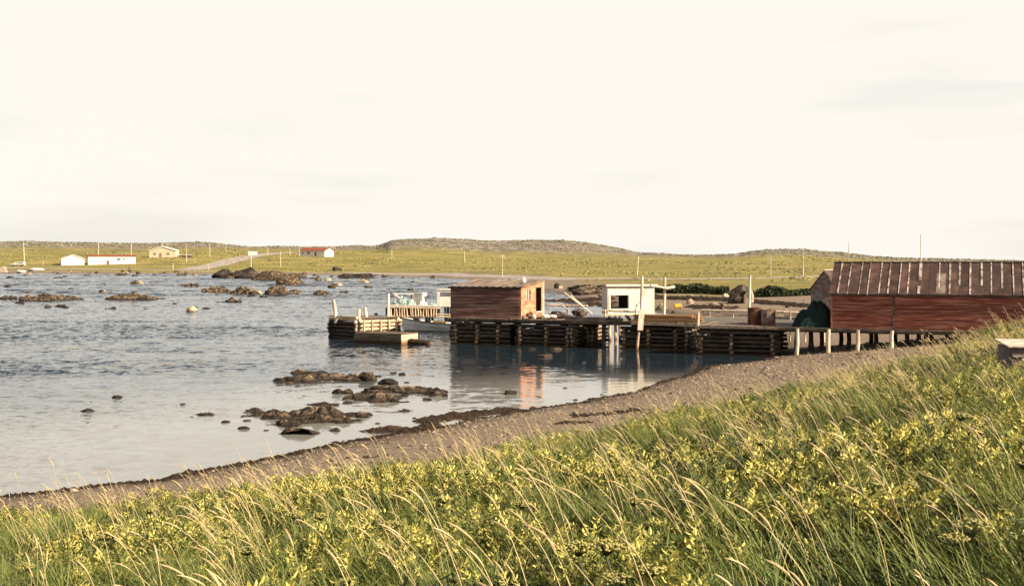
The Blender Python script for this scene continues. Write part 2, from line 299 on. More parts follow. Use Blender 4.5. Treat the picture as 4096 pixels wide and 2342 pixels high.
def build_terrain():
    rows = np.concatenate([np.linspace(-14, 4, 40), np.geomspace(4.2, 400, 430), np.geomspace(404, 1900, 190), np.geomspace(1950, 9000, 24)])
    us = np.concatenate([np.linspace(-1.5, -0.56, 70)[:-1], np.linspace(-0.56, 0.56, 620), np.linspace(0.56, 1.5, 70)[1:]])
    U, Y = np.meshgrid(us, rows); X = U * (np.maximum(Y, 0) + np.where(Y < 60, 16 * (1 - np.clip(Y, 0, 60) / 60), 0))
    Z, S, UPR, PX = ground(X, Y, True)
    nr, nc = X.shape
    co = np.stack([X, Y, Z], -1).reshape(-1, 3)
    i = np.arange(nr * nc).reshape(nr, nc)
    q = np.stack([i[:-1, :-1], i[:-1, 1:], i[1:, 1:], i[1:, :-1]], -1).reshape(-1, 4)
    me = bpy.data.meshes.new('ground'); me.vertices.add(len(co)); me.vertices.foreach_set('co', co.ravel())
    me.loops.add(q.size); me.loops.foreach_set('vertex_index', q.ravel().astype(np.int32))
    me.polygons.add(len(q)); me.polygons.foreach_set('loop_start', np.arange(0, q.size, 4, dtype=np.int32)); me.polygons.foreach_set('use_smooth', np.ones(len(q), bool))
    me.update(calc_edges=True)
    near = sm(-0.3, 0.6, edge_dist(X, Y)) * (Y < 120)
    far = sm(138, 172, Y + 25 * fbm(X * 0.05, Y * 0.05, 3, 41)) * sm(8, 20, S + 6 * fbm(X * 0.03, Y * 0.03, 3, 43))
    veg = np.clip(near + far, 0, 1)
    heath = np.clip(sm(0.05, 0.5, UPR + 0.35 * fbm(X * 0.012, Y * 0.012, 4, 51)), 0, 1) * (Y > 300)
    for nm, a in (('veg', veg), ('heath', heath), ('nearveg', near)):
        at_ = me.attributes.new(nm, 'FLOAT', 'POINT'); at_.data.foreach_set('value', a.ravel().astype(np.float32))
    m, nt, N, L = mat_nodes('ground')
    def A(n): k = N('ShaderNodeAttribute'); k.attribute_name = n; return k.outputs['Fac']
    geo = N('ShaderNodeNewGeometry')
    def noise(scl, det=5, rough=0.6, mul=(1, 1, 1)):
        mp_ = N('ShaderNodeMapping'); mp_.inputs['Scale'].default_value = mul; L(geo.outputs['Position'], mp_.inputs[0])
        k = N('ShaderNodeTexNoise'); k.inputs['Scale'].default_value = scl; k.inputs['Detail'].default_value = det; k.inputs['Roughness'].default_value = rough; L(mp_.outputs[0], k.inputs['Vector']); return k.outputs[0]
    def ramp(f, stops):
        k = N('ShaderNodeValToRGB'); L(f, k.inputs[0]); e = k.color_ramp.elements
        e[0].position, e[0].color = stops[0][0], c4(stops[0][1]); e[1].position, e[1].color = stops[-1][0], c4(stops[-1][1])
        for p, c in stops[1:-1]: z = e.new(p); z.color = c4(c)
        return k.outputs[0]
    def mix(f, a, b):
        k = N('ShaderNodeMix', data_type='RGBA'); L(f, k.inputs[0]); L(a, k.inputs[6]); L(b, k.inputs[7]); return k.outputs[2]
    beach = ramp(noise(5.0, 9, 0.82), [(0.36, (0.095, 0.068, 0.046)), (0.47, (0.205, 0.152, 0.105)), (0.56, (0.275, 0.207, 0.146)), (0.66, (0.45, 0.36, 0.27))])
    mead = ramp(noise(0.05, 10, 0.80, (0.6, 1.0, 1)), [(0.33, (0.11, 0.108, 0.032)), (0.45, (0.19, 0.168, 0.052)), (0.54, (0.29, 0.235, 0.075)), (0.68, (0.42, 0.325, 0.125))])
    hea = ramp(noise(0.10, 10, 0.86, (1, 0.5, 1)), [(0.38, (0.06, 0.06, 0.032)), (0.47, (0.15, 0.13, 0.09)), (0.54, (0.25, 0.205, 0.165)), (0.64, (0.46, 0.385, 0.33))])
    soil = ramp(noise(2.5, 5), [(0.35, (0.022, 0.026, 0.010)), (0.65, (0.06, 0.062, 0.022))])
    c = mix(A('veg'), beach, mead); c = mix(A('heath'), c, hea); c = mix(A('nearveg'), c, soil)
    s3 = N('ShaderNodeSeparateXYZ'); L(geo.outputs['Position'], s3.inputs[0])
    wet = N('ShaderNodeMapRange', interpolation_type='SMOOTHSTEP'); wet.inputs[1].default_value = 0.02; wet.inputs[2].default_value = 0.28; wet.inputs[3].default_value = 0.45; wet.inputs[4].default_value = 1.0
    L(s3.outputs[2], wet.inputs[0]); sc2 = N('ShaderNodeVectorMath', operation='SCALE'); L(c, sc2.inputs[0]); L(wet.outputs[0], sc2.inputs['Scale'])
    b = N('ShaderNodeBsdfPrincipled'); b.inputs['Roughness'].default_value = 0.92; b.inputs['Specular IOR Level'].default_value = 0.15; L(sc2.outputs[0], b.inputs['Base Color'])
    bp = N('ShaderNodeBump'); bp.inputs['Strength'].default_value = 0.7; bp.inputs['Distance'].default_value = 0.06; L(noise(9, 6, 0.7), bp.inputs['Height'])
    bp2 = N('ShaderNodeBump'); bp2.inputs['Strength'].default_value = 0.8; bp2.inputs['Distance'].default_value = 1.2; L(noise(0.3, 8, 0.75), bp2.inputs['Height'])
    hm = N('ShaderNodeMath', operation='MULTIPLY'); L(A('veg'), hm.inputs[0]); hm.inputs[1].default_value = 0.8; L(hm.outputs[0], bp2.inputs['Strength']); L(bp.outputs[0], bp2.inputs['Normal'])
    L(bp2.outputs[0], b.inputs['Normal'])
    o = N('ShaderNodeOutputMaterial'); L(b.outputs[0], o.inputs[0])
    me.materials.append(m)
    g = put(bpy.data.objects.new('ground', me)); g['kind'] = 'structure'; g['label'] = 'grassy bank, gravel beach, far meadow and low stony hills'
build_terrain()

def build_water():
    ys = [-50.0, -20, 0, 4, 7]
    while ys[-1] < 40: ys.append(ys[-1] + .8)
    while ys[-1] < 520: ys.append(ys[-1] + .24 * (1 + max(0, ys[-1] - 90) / 150))
    ys = np.array(ys + [560, 620, 700.0]); us = np.concatenate([np.linspace(-2.2, -.56, 24)[:-1], np.linspace(-.56, .30, 240), np.linspace(.33, 1.2, 14)])
    U, Y = np.meshgrid(us, ys); X = U * (np.maximum(Y, 0) + 18 * (1 - np.clip(Y, 0, 60) / 60)); nr, nc = X.shape
    # wind on the open bay, lee water along the near beach and before the wharf; long streaks of calmer water
    rough_ = sm(44, 104, -1.4 * X + .65 * Y + 17 + 26 * fbm(X * .03, Y * .07, 4, 81)); strk = .50 + .50 * sm(-.20, .22, fbm(X * .022, Y * .10, 5, 83)); CH = rough_ * strk
    wv = fbm(X * .22 + 3 * fbm(X * .05, Y * .05, 2, 5), Y * .55, 2, 85) + .55 * fbm(X * .45, Y * 1.15, 2, 87)
    Zw = CH * ((.17 + .22 * sm(90, 260, Y)) * wv); Zw[:5] = 0; Zw = np.where(np.abs(U) < .6, Zw, 0)
    v = np.stack([X, Y, Zw], -1).reshape(-1, 3); i = np.arange(nr * nc).reshape(nr, nc)
    f = np.stack([i[:-1, :-1], i[:-1, 1:], i[1:, 1:], i[1:, :-1]], -1).reshape(-1, 4)
    m, nt, N, L = mat_nodes('sea_water')
    geo = N('ShaderNodeNewGeometry')
    def noise(scl, det, rough, mul=(1, 1, 1)):
        mp_ = N('ShaderNodeMapping'); mp_.inputs['Scale'].default_value = mul; L(geo.outputs['Position'], mp_.inputs[0])
        k = N('ShaderNodeTexNoise'); k.inputs['Scale'].default_value = scl; k.inputs['Detail'].default_value = det; k.inputs['Roughness'].default_value = rough; L(mp_.outputs[0], k.inputs['Vector']); return k.outputs[0]
    def mr(v_, a, b, c, d):
        k = N('ShaderNodeMapRange', interpolation_type='SMOOTHSTEP'); L(v_, k.inputs[0])
        for q, w in zip((1, 2, 3, 4), (a, b, c, d)): k.inputs[q].default_value = w
        return k.outputs[0]
    def mul(a, b):
        k = N('ShaderNodeMath', operation='MULTIPLY'); L(a, k.inputs[0])
        if isinstance(b, float): k.inputs[1].default_value = b
        else: L(b, k.inputs[1])
        return k.outputs[0]
    ch = N('ShaderNodeAttribute'); ch.attribute_name = 'chop'; st = ch.outputs['Fac']
    # wave slopes as a normal field of the surface itself: short chop, longer wavelets, and the faint swell of the lee water
    def slopes(scl, det, rough_, mul_):
        mp_ = N('ShaderNodeMapping'); mp_.inputs['Scale'].default_value = mul_; L(geo.outputs['Position'], mp_.inputs[0])
        k = N('ShaderNodeTexNoise'); k.inputs['Scale'].default_value = scl; k.inputs['Detail'].default_value = det; k.inputs['Roughness'].default_value = rough_; L(mp_.outputs[0], k.inputs['Vector'])
        c_ = N('ShaderNodeVectorMath', operation='SUBTRACT'); L(k.outputs['Color'], c_.inputs[0]); c_.inputs[1].default_value = (.5, .5, .5); return c_.outputs[0]
    def vs_(v_, f_):
        k = N('ShaderNodeVectorMath', operation='SCALE'); L(v_, k.inputs[0])
        if isinstance(f_, float): k.inputs['Scale'].default_value = f_
        else: L(f_, k.inputs['Scale'])
        return k.outputs[0]
    def va(x_, y_): k = N('ShaderNodeVectorMath', operation='ADD'); L(x_, k.inputs[0]); L(y_, k.inputs[1]); return k.outputs[0]
    chop = va(vs_(slopes(2.3, 4, .6, (.7, 1, 1)), mul(st, 1.9)), vs_(slopes(6.0, 3, .6, (.8, 1, 1)), mul(st, 1.0)))
    lee = vs_(slopes(1.7, 3, .55, (.35, 1.5, 1)), .05)
    flat = N('ShaderNodeVectorMath', operation='MULTIPLY'); L(va(chop, lee), flat.inputs[0]); flat.inputs[1].default_value = (1, 1, 0)
    nrm = N('ShaderNodeVectorMath', operation='NORMALIZE'); up_ = N('ShaderNodeVectorMath', operation='ADD'); L(flat.outputs[0], up_.inputs[0]); L(geo.outputs['Normal'], up_.inputs[1]); L(up_.outputs[0], nrm.inputs[0])
    b = N('ShaderNodeBsdfPrincipled'); b.inputs['IOR'].default_value = 1.33
    # pale shallows: sand tone plus sky sheen put into the colour, deep water further out
    sd = N('ShaderNodeMix', data_type='RGBA'); sha = N('ShaderNodeAttribute'); sha.attribute_name = 'shallow_sheen'; L(mr(sha.outputs['Fac'], 0, 1, 1, 0), sd.inputs[0]); sd.inputs[6].default_value = (.23, .225, .205, 1); sd.inputs[7].default_value = (.017, .029, .040, 1); L(sd.outputs[2], b.inputs['Base Color'])
    b.inputs['Roughness'].default_value = .07; L(nrm.outputs[0], b.inputs['Normal'])
    o = N('ShaderNodeOutputMaterial'); L(b.outputs[0], o.inputs[0])
    me = bpy.data.meshes.new('sea_water'); me.vertices.add(len(v)); me.vertices.foreach_set('co', v.ravel()); me.loops.add(f.size); me.loops.foreach_set('vertex_index', f.ravel().astype(np.int32))
    me.polygons.add(len(f)); me.polygons.foreach_set('loop_start', np.arange(0, f.size, 4, dtype=np.int32)); me.polygons.foreach_set('use_smooth', np.ones(len(f), bool)); me.update(calc_edges=True); me.materials.append(m)
    sh_ = (1 - sm(3, 24, -sea_dist(v[:, 0], v[:, 1]))) * (1 - sm(46, 62, v[:, 1]))
    for n_, arr in (('shallow_sheen', sh_), ('chop', CH.ravel())): a_ = me.attributes.new(n_, 'FLOAT', 'POINT'); a_.data.foreach_set('value', arr.astype(np.float32))
    w = put(bpy.data.objects.new('sea_water', me)); w['kind'] = 'structure'; w['label'] = 'wind ruffled blue grey bay, calm and pale near the beach'
build_water()

def ribbon(name, label, pts, w, m, lift=0.06):
    P = []
    for a, b in zip(pts[:-1], pts[1:]):
        for k in range(10): t = k / 10; P.append(Vector(a).lerp(Vector(b), t))
    P.append(Vector(pts[-1])); v = []; f = []
    for i, p in enumerate(P):
        t = (P[min(i + 1, len(P) - 1)] - P[max(i - 1, 0)]).normalized(); n = Vector((-t.y, t.x))
        for k in range(5):
            q = p + n * w * (k / 4 - .5) * (1 + J(.06)); v.append((q.x, q.y, gz(q.x, q.y) + lift + (0.10 if 0 < k < 4 else 0)))
    for i in range(len(P) - 1):
        for k in range(4): f.append((i * 5 + k, i * 5 + k + 1, i * 5 + k + 6, i * 5 + k + 5))
    o = mesh(name, v, f, m, smooth=True); o['kind'] = 'structure'; o['label'] = label
def gx(px, d): return ((px - CX) / FOC * d, d)
ribbon('gravel_road', 'pale gravel road climbing the meadow behind the far shore', [gx(740, 565), gx(800, 590), gx(870, 630), gx(940, 675), gx(1000, 715), gx(1100, 790), gx(1180, 850)], 15, 'gravel', .2)
ribbon('shore_track', 'grey gravel track along the far shore of the bay', [gx(-700, 610), gx(0, 592), gx(400, 580), gx(740, 565), gx(1000, 530), gx(1400, 475), gx(1800, 395), gx(2050, 330), gx(2350, 268), gx(2700, 250), gx(3000, 262), gx(3400, 300)], 6.5, 'gravel')
#NEXT
# ------------------------------------------------------------------ the wharf: one long line along AX, its back along BX
K = 0.953                                               # wharf module: its lengths and its heights measured down from eye level
O1 = Vector((-4.34, 80.3, 0)) * K; O2 = Vector((11.56, 70.9, 0)) * K; DZ = 1.55
def zk(z): return EYE - (EYE - z) * K
DW = zk(DZ)                                             # deck level above the water
def w1(t, b=0.0, z=0.0): return O1 + (AX * t + BX * b) * K + UP * zk(z)
def w2(t, b=0.0, z=0.0): return O2 + (AX * t + BX * b) * K + UP * zk(z)
def atk(px, py, d): return at(px, py, d * K)
def lumpy(name, parent, c, ex, ey, ez, m, n=10, amp=0.18, seed=0):
    """loose heap: a rounded lump (half extents ex along AX, ey along BX, height ez) with rough surface"""
    v = []; f = []; rr = random.Random(seed)
    for i in range(n + 1):
        a = math.pi * i / n
        for j in range(2 * n):
            b = 2 * math.pi * j / (2 * n); k = 1 + rr.uniform(-amp, amp)
            p = Vector(c) + AX * (ex * math.sin(a) * math.cos(b) * k) + BX * (ey * math.sin(a) * math.sin(b) * k) + UP * (ez * (0.5 + 0.5 * math.cos(a)) * k)
            v.append(tuple(p))
    for i in range(n):
        for j in range(2 * n): j2 = (j + 1) % (2 * n); f.append((i * 2 * n + j, (i + 1) * 2 * n + j, (i + 1) * 2 * n + j2, i * 2 * n + j2))
    return mesh(name, v, f, m, parent) if parent else solo(name, v, f, m)

def crib(label, w, t0, t1, b0, b1, top, courses, ends, m='log', base=-0.8, rr=0.108, spread=0.275, front_m=None):
    th = thing('log_crib', label, 'log crib', tuple(w((t0 + t1) / 2, (b0 + b1) / 2, 0)), 'log cribs carrying the wharf')
    for k in range(courses):
        z = top - 0.16 - k * spread
        for b in (b0, b1):
            log(th, 'log', w(t0 - 0.22 + J(.08), b + J(.04), z + J(.03)), w(t1 + 0.22 + J(.08), b + J(.04), z + J(.03)), rr * random.uniform(.85, 1.1), front_m or m)
        for e in ends:
            log(th, 'cross_log', w(e + J(.05), b0 - 0.26 + J(.08), z - spread / 2), w(e + J(.05), b1 + 0.2, z - spread / 2), rr * random.uniform(.8, 1.0), 'end_log')
    # black core added in the crib to keep light out and the gaps dark
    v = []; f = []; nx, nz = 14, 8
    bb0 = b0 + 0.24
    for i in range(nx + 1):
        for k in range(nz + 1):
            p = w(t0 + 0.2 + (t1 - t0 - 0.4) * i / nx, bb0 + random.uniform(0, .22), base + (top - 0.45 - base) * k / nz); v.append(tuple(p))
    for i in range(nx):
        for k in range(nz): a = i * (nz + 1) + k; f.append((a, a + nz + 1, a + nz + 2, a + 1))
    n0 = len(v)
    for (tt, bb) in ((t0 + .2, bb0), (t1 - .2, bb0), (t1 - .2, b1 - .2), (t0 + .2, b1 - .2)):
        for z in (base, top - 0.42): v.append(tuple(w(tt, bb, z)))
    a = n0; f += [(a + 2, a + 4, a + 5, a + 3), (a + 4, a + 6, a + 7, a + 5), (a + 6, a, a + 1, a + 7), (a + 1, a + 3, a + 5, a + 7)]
    o = mesh('dark_core', v, f, 'black', th); o['kind'] = 'stuff'
    return th
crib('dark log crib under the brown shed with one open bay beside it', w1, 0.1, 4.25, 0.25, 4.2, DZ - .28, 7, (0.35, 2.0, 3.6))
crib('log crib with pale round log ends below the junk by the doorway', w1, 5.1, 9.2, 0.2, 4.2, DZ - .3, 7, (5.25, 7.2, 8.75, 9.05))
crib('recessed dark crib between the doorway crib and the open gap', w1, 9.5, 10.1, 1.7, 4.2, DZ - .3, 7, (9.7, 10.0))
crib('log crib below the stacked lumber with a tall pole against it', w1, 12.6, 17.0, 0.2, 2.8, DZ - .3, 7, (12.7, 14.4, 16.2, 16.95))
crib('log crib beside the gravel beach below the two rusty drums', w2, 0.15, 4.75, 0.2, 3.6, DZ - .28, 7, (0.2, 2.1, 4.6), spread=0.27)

def deck(label, w, t0, t1, depth, group):
    th = thing('wharf_deck', label, 'wharf deck', tuple(w((t0 + t1) / 2, 0, 1.3)), None)
    t = t0; k = 0
    while t < t1:
        wd = random.uniform(.16, .21)
        dep = depth(t) if callable(depth) else depth
        bar(th, 'plank', w(t + wd / 2, -0.12 + J(.05), DZ - .03 + J(.006)), w(t + wd / 2 + J(.01), dep + J(.06), DZ - .03 + J(.006)), wd * .95, .06, 'deck_plank')
        t += wd
    for b in (0.02, 2.2, 4.4): log(th, 'stringer', w(t0, b, DZ - .17), w((t0 + t1) / 2 + .1, b, DZ - .17), .105, 'dark_wood'); log(th, 'stringer', w((t0 + t1) / 2 - .1, b, DZ - .17), w(t1, b, DZ - .17), .105, 'dark_wood')
    return th
d1 = deck('weathered plank deck of the wharf between the brown shed and the lumber', w1, -0.15, 17.6, lambda t: 5.0 if t < 9.4 else 2.4 if t < 12.7 else 9.6 if t < 16.6 else 2.2, None)
for t, b in ((11.3, .1), (12.3, 8.2), (12.5, 9), (16.4, 9), (14, 6.5), (16.4, 6.5)): log(d1, 'pile', w1(t, b, -1.0), w1(t, b, DZ - .1), .13, 'dark_wood')
# raised edge timbers in front of the deck's open part
for i, (ta, tb, z) in enumerate(((8.7, 12.7, 1.70), (8.5, 13.2, 1.47))):
    bar(d1, 'edge_timber', w1(ta, -.18, z), w1(tb, -.16, z - .03), .2, .2, 'dark_wood')
bar(d1, 'edge_timber', w1(13.0, -.2, 1.44), w1(17.7, -.18, 1.40), .1, .16, 'deck_plank')
d2 = deck('plank deck on thin piles that carries the long red shed', w2, -0.1, 20.6, lambda t: 5.0 if t < 7.6 else 5.9, None)
for t in (6.08, 7.92, 9.58, 11.5):
    p = w2(t, -.22, 0); log(d2, 'front_pile', (p.x, p.y, gz(p.x, p.y) - .3), (p.x + .05, p.y, DW - .06), .115, 'pale_pole')
for t, b in ((5.7, 2.4), (6.6, 2.6), (7.2, 2.3), (8.8, 2.5), (10.4, 2.4), (12.2, 2.0), (12.9, 1.2), (13.6, 2.2), (14.5, 1.0), (15.4, 2.4), (16.5, 1.2), (6.2, 4.7), (8.1, 4.9), (9.9, 5.2), (11.4, 5.1), (13.2, 5.2), (15.0, 5.1), (17, 5), (19, 5), (18.5, 1.2), (20.2, 1.2)):
    p = w2(t, b, 0); log(d2, 'pile', (p.x, p.y, gz(p.x, p.y) - .3), (p.x + J(.05), p.y, DW - .06), .13, 'dark_wood')
bar(d2, 'edge_board', w2(5.0, -.2, 1.46), w2(13.2, -.2, 1.47), .05, .15, 'dark_wood'); bar(d2, 'edge_board', w2(-.1, -.2, 1.44), w2(5.0, -.2, 1.46), .08, .12, 'deck_plank')

def clapboards(th, p0, p1, zb, zt0, zt1, n, m, out, gaps=(), split=None, name='clapboard'):
    """horizontal boards between p0 and p1 (plan points); out = outward direction; gaps = (u0,u1,z0,z1) openings in metres"""
    p0, p1 = Vector(p0), Vector(p1); p0.z = p1.z = 0; zb, zt0, zt1 = zk(zb), zk(zt0), zk(zt1); gaps = [(g[0] * K, g[1] * K, zk(g[2]), zk(g[3])) for g in gaps]; split = split and split * K
    Lw = (p1 - p0).length; d = (p1 - p0) / Lw; H = (max(zt0, zt1) - zb) / n
    for k in range(n):
        z = zb + H * (k + .5)
        segs = [(0.0, Lw)]
        if split: segs = [(0.0, split - .06), (split + .06, Lw)]
        # cut the sloping top
        lim0, lim1 = 0.0, Lw
        if abs(zt1 - zt0) > .01 and z > min(zt0, zt1) - H * .4:
            u = np.clip((z - zt0) / (zt1 - zt0), 0, .97) * Lw
            if zt1 > zt0: lim0 = u
            else: lim1 = u
        out_segs = []
        for a, b in segs:
            a, b = max(a, lim0), min(b, lim1)
            parts = [(a, b)]
            for g0, g1, z0, z1 in gaps:
                if z0 - H * .3 < z < z1 + H * .3:
                    np_ = []
                    for x, y in parts:
                        if g1 <= x or g0 >= y: np_.append((x, y)); continue
                        if g0 > x: np_.append((x, g0))
                        if g1 < y: np_.append((g1, y))
                    parts = np_
            out_segs += parts
        for a, b in out_segs:
            if b - a < .04: continue
            side = (Vector(out) + UP * 0.26).normalized()
            c = Vector(out) * (0.02 + J(.003))
            bar(th, name, p0 + d * a + c + UP * (z + J(.004)), p0 + d * b + c + UP * (z + J(.006)), .034, H * 1.05, m, side=side)

def quadwall(th, name, pts, m, thick):
    """flat wall from a plan of corner points (any polygon) given thickness towards `thick` vector"""
    n = len(pts); v = [tuple(Vector(p)) for p in pts] + [tuple(Vector(p) + Vector(thick)) for p in pts]
    f = [tuple(range(n))[::-1], tuple(range(n, 2 * n))] + [(i, (i + 1) % n, n + (i + 1) % n, n + i) for i in range(n)]
    return mesh(name, v, f, m, th)

# ------------------------------------------------------------------ long red shed
def red_shed():
    T0, T1, W = 8.08, 20.6, 5.2; ZE, ZR = 3.66, 5.42
    th = thing('fishing_shed', 'long red clapboard shed with a patched dark felt roof and pale battens', 'shed', tuple(w2((T0 + T1) / 2, W / 2, DZ)), None)
    front = -BX
    quadwall(th, 'front_wall', [w2(T0, .05, DZ), w2(T1, .05, DZ), w2(T1, .05, ZE), w2(T0, .05, ZE)], 'dark_red_board', BX * .1)
    quadwall(th, 'back_wall', [w2(T0, W - .1, DZ), w2(T1, W - .1, DZ), w2(T1, W - .1, ZE), w2(T0, W - .1, ZE)], 'dark_red_board', BX * .1)
    for t, nrm in ((T0 + .004, AX), (T1 - .104, AX)):
        quadwall(th, 'gable_wall', [w2(t, .16, DZ), w2(t, W - .11, DZ), w2(t, W - .11, ZE), w2(t, W / 2, ZR - .06), w2(t, .16, ZE)], 'dark_red_board', AX * .1)
    clapboards(th, w2(T0, .05), w2(T1, .05), DZ + .02, ZE - .03, ZE - .03, 20, 'red_board', front, split=3.55)
    bar(th, 'seam_board', w2(T0 + 3.55, .02, DZ), w2(T0 + 3.55, .02, ZE - .05), .13, .05, 'dark_red_board', side=AX)
    bar(th, 'corner_board', w2(T0 + .02, .02, DZ - .02), w2(T0 + .02, .02, ZE - .04), .1, .055, 'orange_board', side=AX)
    bar(th, 'sill_board', w2(T0 + 3.9, -.03, DZ - .05), w2(T1, -.03, DZ - .05), .05, .1, 'deck_plank')
    # roof: felt sheets side by side, lapped strips nailed over the joints
    ov = 0.13; slope = (ZR - ZE) / (W / 2)
    def rp(t, b, dz=0.0): return w2(t, b, ZE + slope * b + dz)
    def rp2(t, b, dz=0.0): return w2(t, b, ZE + slope * (W - b) + dz)
    edges = [T0 - .12] + [T0 + .42 + i * .56 + J(.05) for i in range(22)]
    edges = [e for e in edges if e < T1 - .2] + [T1 + .12]
    for i, (a, b) in enumerate(zip(edges[:-1], edges[1:])):
        dz = random.uniform(0, .012)
        lo = -ov - random.uniform(0, .04)
        quadwall(th, 'roof_sheet', [rp(a + .006, lo, dz), rp(b - .006, lo, dz), rp(b - .006, W / 2, dz), rp(a + .006, W / 2, dz)], 'roof_felt', UP * .05)
        quadwall(th, 'roof_sheet', [rp2(a + .006, W + ov, dz), rp2(b - .006, W + ov, dz), rp2(b - .006, W / 2, dz), rp2(a + .006, W / 2, dz)], 'roof_felt', UP * .05)
        if i:
            long = random.random()
            b0 = -ov - (.10 if i in (2, 3, 4) else .0); b1 = W / 2 - .02
            wd = random.choice([.045, .055, .07]) if i < 8 else random.choice([.06, .075, .09])
            if i == 9:
                bar(th, 'batten', rp(a, .95, .075), rp(a, b1, .075), .16, .03, 'pale_batten', side=AX); bar(th, 'batten', rp(a - .02, -ov, .075), rp(a - .02, .5, .075), .14, .03, 'pale_batten', side=AX)
            elif i in (13, 15, 17): bar(th, 'batten', rp(a, random.uniform(.3, .7), .075), rp(a, b1 - .1, .075), wd * 1.3, .03, 'pale_batten', side=AX)
            elif i != 10: bar(th, 'batten', rp(a, b0, .072), rp(a + J(.02), b1, .072), wd, .03, 'pale_batten', side=AX)
    bar(th, 'ridge_board', w2(T0 - .12, W / 2 - .02, ZR + .07), w2(T1 + .12, W / 2 - .02, ZR + .07), .16, .025, 'roof_felt')
    bar(th, 'eave_board', w2(T0 - .1, -ov + .03, ZE - .10), w2(T1 + .1, -ov + .03, ZE - .10), .03, .12, 'dark_wood', side=BX)
    quadwall(th, 'roof_patch', [rp(T0 + 5.85, -.05, .066), rp(T0 + 6.35, -.05, .066), rp(T0 + 6.35, 1.6, .066), rp(T0 + 5.85, 1.6, .066)], 'grey_roof', UP * .012)
    return th
red_shed()

# ------------------------------------------------------------------ brown shed with the open doorway, at the head of the wharf
def brown_shed():
    Lg, W = 5.31, 4.45; ZF, ZB, Z0 = 3.70, 4.13, DZ
    th = thing('fishing_shed', 'small brown clapboard shed with lean-to roof and an open dark doorway', 'shed', tuple(w1(Lg / 2, W / 2, Z0)), None)
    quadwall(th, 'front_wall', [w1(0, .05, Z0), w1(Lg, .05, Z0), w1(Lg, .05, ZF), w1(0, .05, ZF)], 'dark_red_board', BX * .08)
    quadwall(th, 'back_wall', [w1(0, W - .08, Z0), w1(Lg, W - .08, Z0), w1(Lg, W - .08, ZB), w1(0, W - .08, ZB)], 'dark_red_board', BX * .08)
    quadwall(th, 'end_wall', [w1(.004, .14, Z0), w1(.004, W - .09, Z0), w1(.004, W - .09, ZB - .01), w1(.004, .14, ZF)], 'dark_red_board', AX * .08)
    # door end, boards round the openings
    win = (1.00, 1.75, 2.82, 3.52); door = (2.75, 3.92, Z0 + .42, 3.62)
    clapboards(th, w1(Lg, .1), w1(Lg, W - .03), Z0 + .02, ZF, ZB, 17, 'orange_board', AX, gaps=(win, door))  # orange tone puts the sun on this end into the board colour
    inner = [(.14, win[0], Z0, 3.7), (win[0], win[1], Z0, win[2]), (win[0], win[1], win[3], 3.75), (win[1], door[0], Z0, 3.85), (door[0], door[1], Z0, door[2]), (door[0], door[1], door[3], 3.95), (door[1], W - .09, Z0, 4.05)]
    for a, b, z0, z1 in inner: quadwall(th, 'wall_lining', [w1(Lg - .06, a + .002, z0), w1(Lg - .06, b - .002, z0), w1(Lg - .06, b - .002, z1), w1(Lg - .06, a + .002, z1)], 'dark_wood', AX * .04)
    wf = bar(th, 'window', w1(Lg + .03, win[0] - .04, win[2] - .05), w1(Lg + .03, win[1] + .04, win[2] - .05), .07, .07, 'orange_board', side=AX)
    for u in (win[0] + .10, win[0] + .47): bar(th, 'window_bar', w1(Lg + .03, u, win[2] - .02), w1(Lg + .03, u, win[3]), .07, .03, 'white_paint', side=BX)
    quadwall(th, 'window_pane', [w1(Lg - .03, win[0], win[2]), w1(Lg - .03, win[1], win[2]), w1(Lg - .03, win[1], win[3]), w1(Lg - .03, win[0], win[3])], 'glass', AX * .008)
    for u in (door[0] - .05, door[1] + .05): bar(th, 'door_frame', w1(Lg + .045, u, door[2] - .05), w1(Lg + .045, u, door[3] + .06), .1, .04, 'orange_board', side=BX)
    bar(th, 'door_sill', w1(Lg + .06, door[0] - .1, door[2] - .05), w1(Lg + .06, door[1] + .1, door[2] - .05), .12, .07, 'white_board', side=AX)
    bar(th, 'corner_board', w1(Lg + .03, W - .06, Z0), w1(Lg + .03, W - .06, ZB - .02), .05, .13, 'pale_pole', side=AX)
    bar(th, 'corner_board', w1(Lg + .03, .07, Z0), w1(Lg + .03, .07, ZF - .02), .05, .1, 'orange_board', side=AX)
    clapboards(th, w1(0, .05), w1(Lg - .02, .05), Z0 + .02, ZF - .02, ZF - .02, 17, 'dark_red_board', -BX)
    # roof boards running up the slope
    sl_ = (ZB - ZF) / W; t = -.14; k = 0
    while t < Lg + .06:
        wd = .26; dz = .05 * (k % 2) * .6 + random.uniform(0, .01)
        bar(th, 'roof_board', w1(t + wd / 2, -.14 - random.uniform(0, .03), ZF + .05 + dz - .14 * sl_), w1(t + wd / 2, W + .1 + J(.05), ZB + .05 + dz), wd * 1.06, .035, 'grey_roof', side=AX); t += wd; k += 1
    bar(th, 'verge_board', w1(Lg + .115, -.12, ZF - .01), w1(Lg + .115, W + .08, ZB + .0), .03, .1, 'orange_board', side=AX)
    bar(th, 'eave_board', w1(-.14, -.1, ZF - .03), w1(Lg + .1, -.1, ZF - .03), .03, .09, 'dark_wood', side=BX)
    return th
brown_shed()
# pale float lying on its roof
p = w1(4.75, 2.0, 3.96)
b = lumpy('float', None, p, .17, .17, .42, 'white_paint', 8, .03, 5); tag(b, 'small white float standing on the roof of the brown shed', 'float')

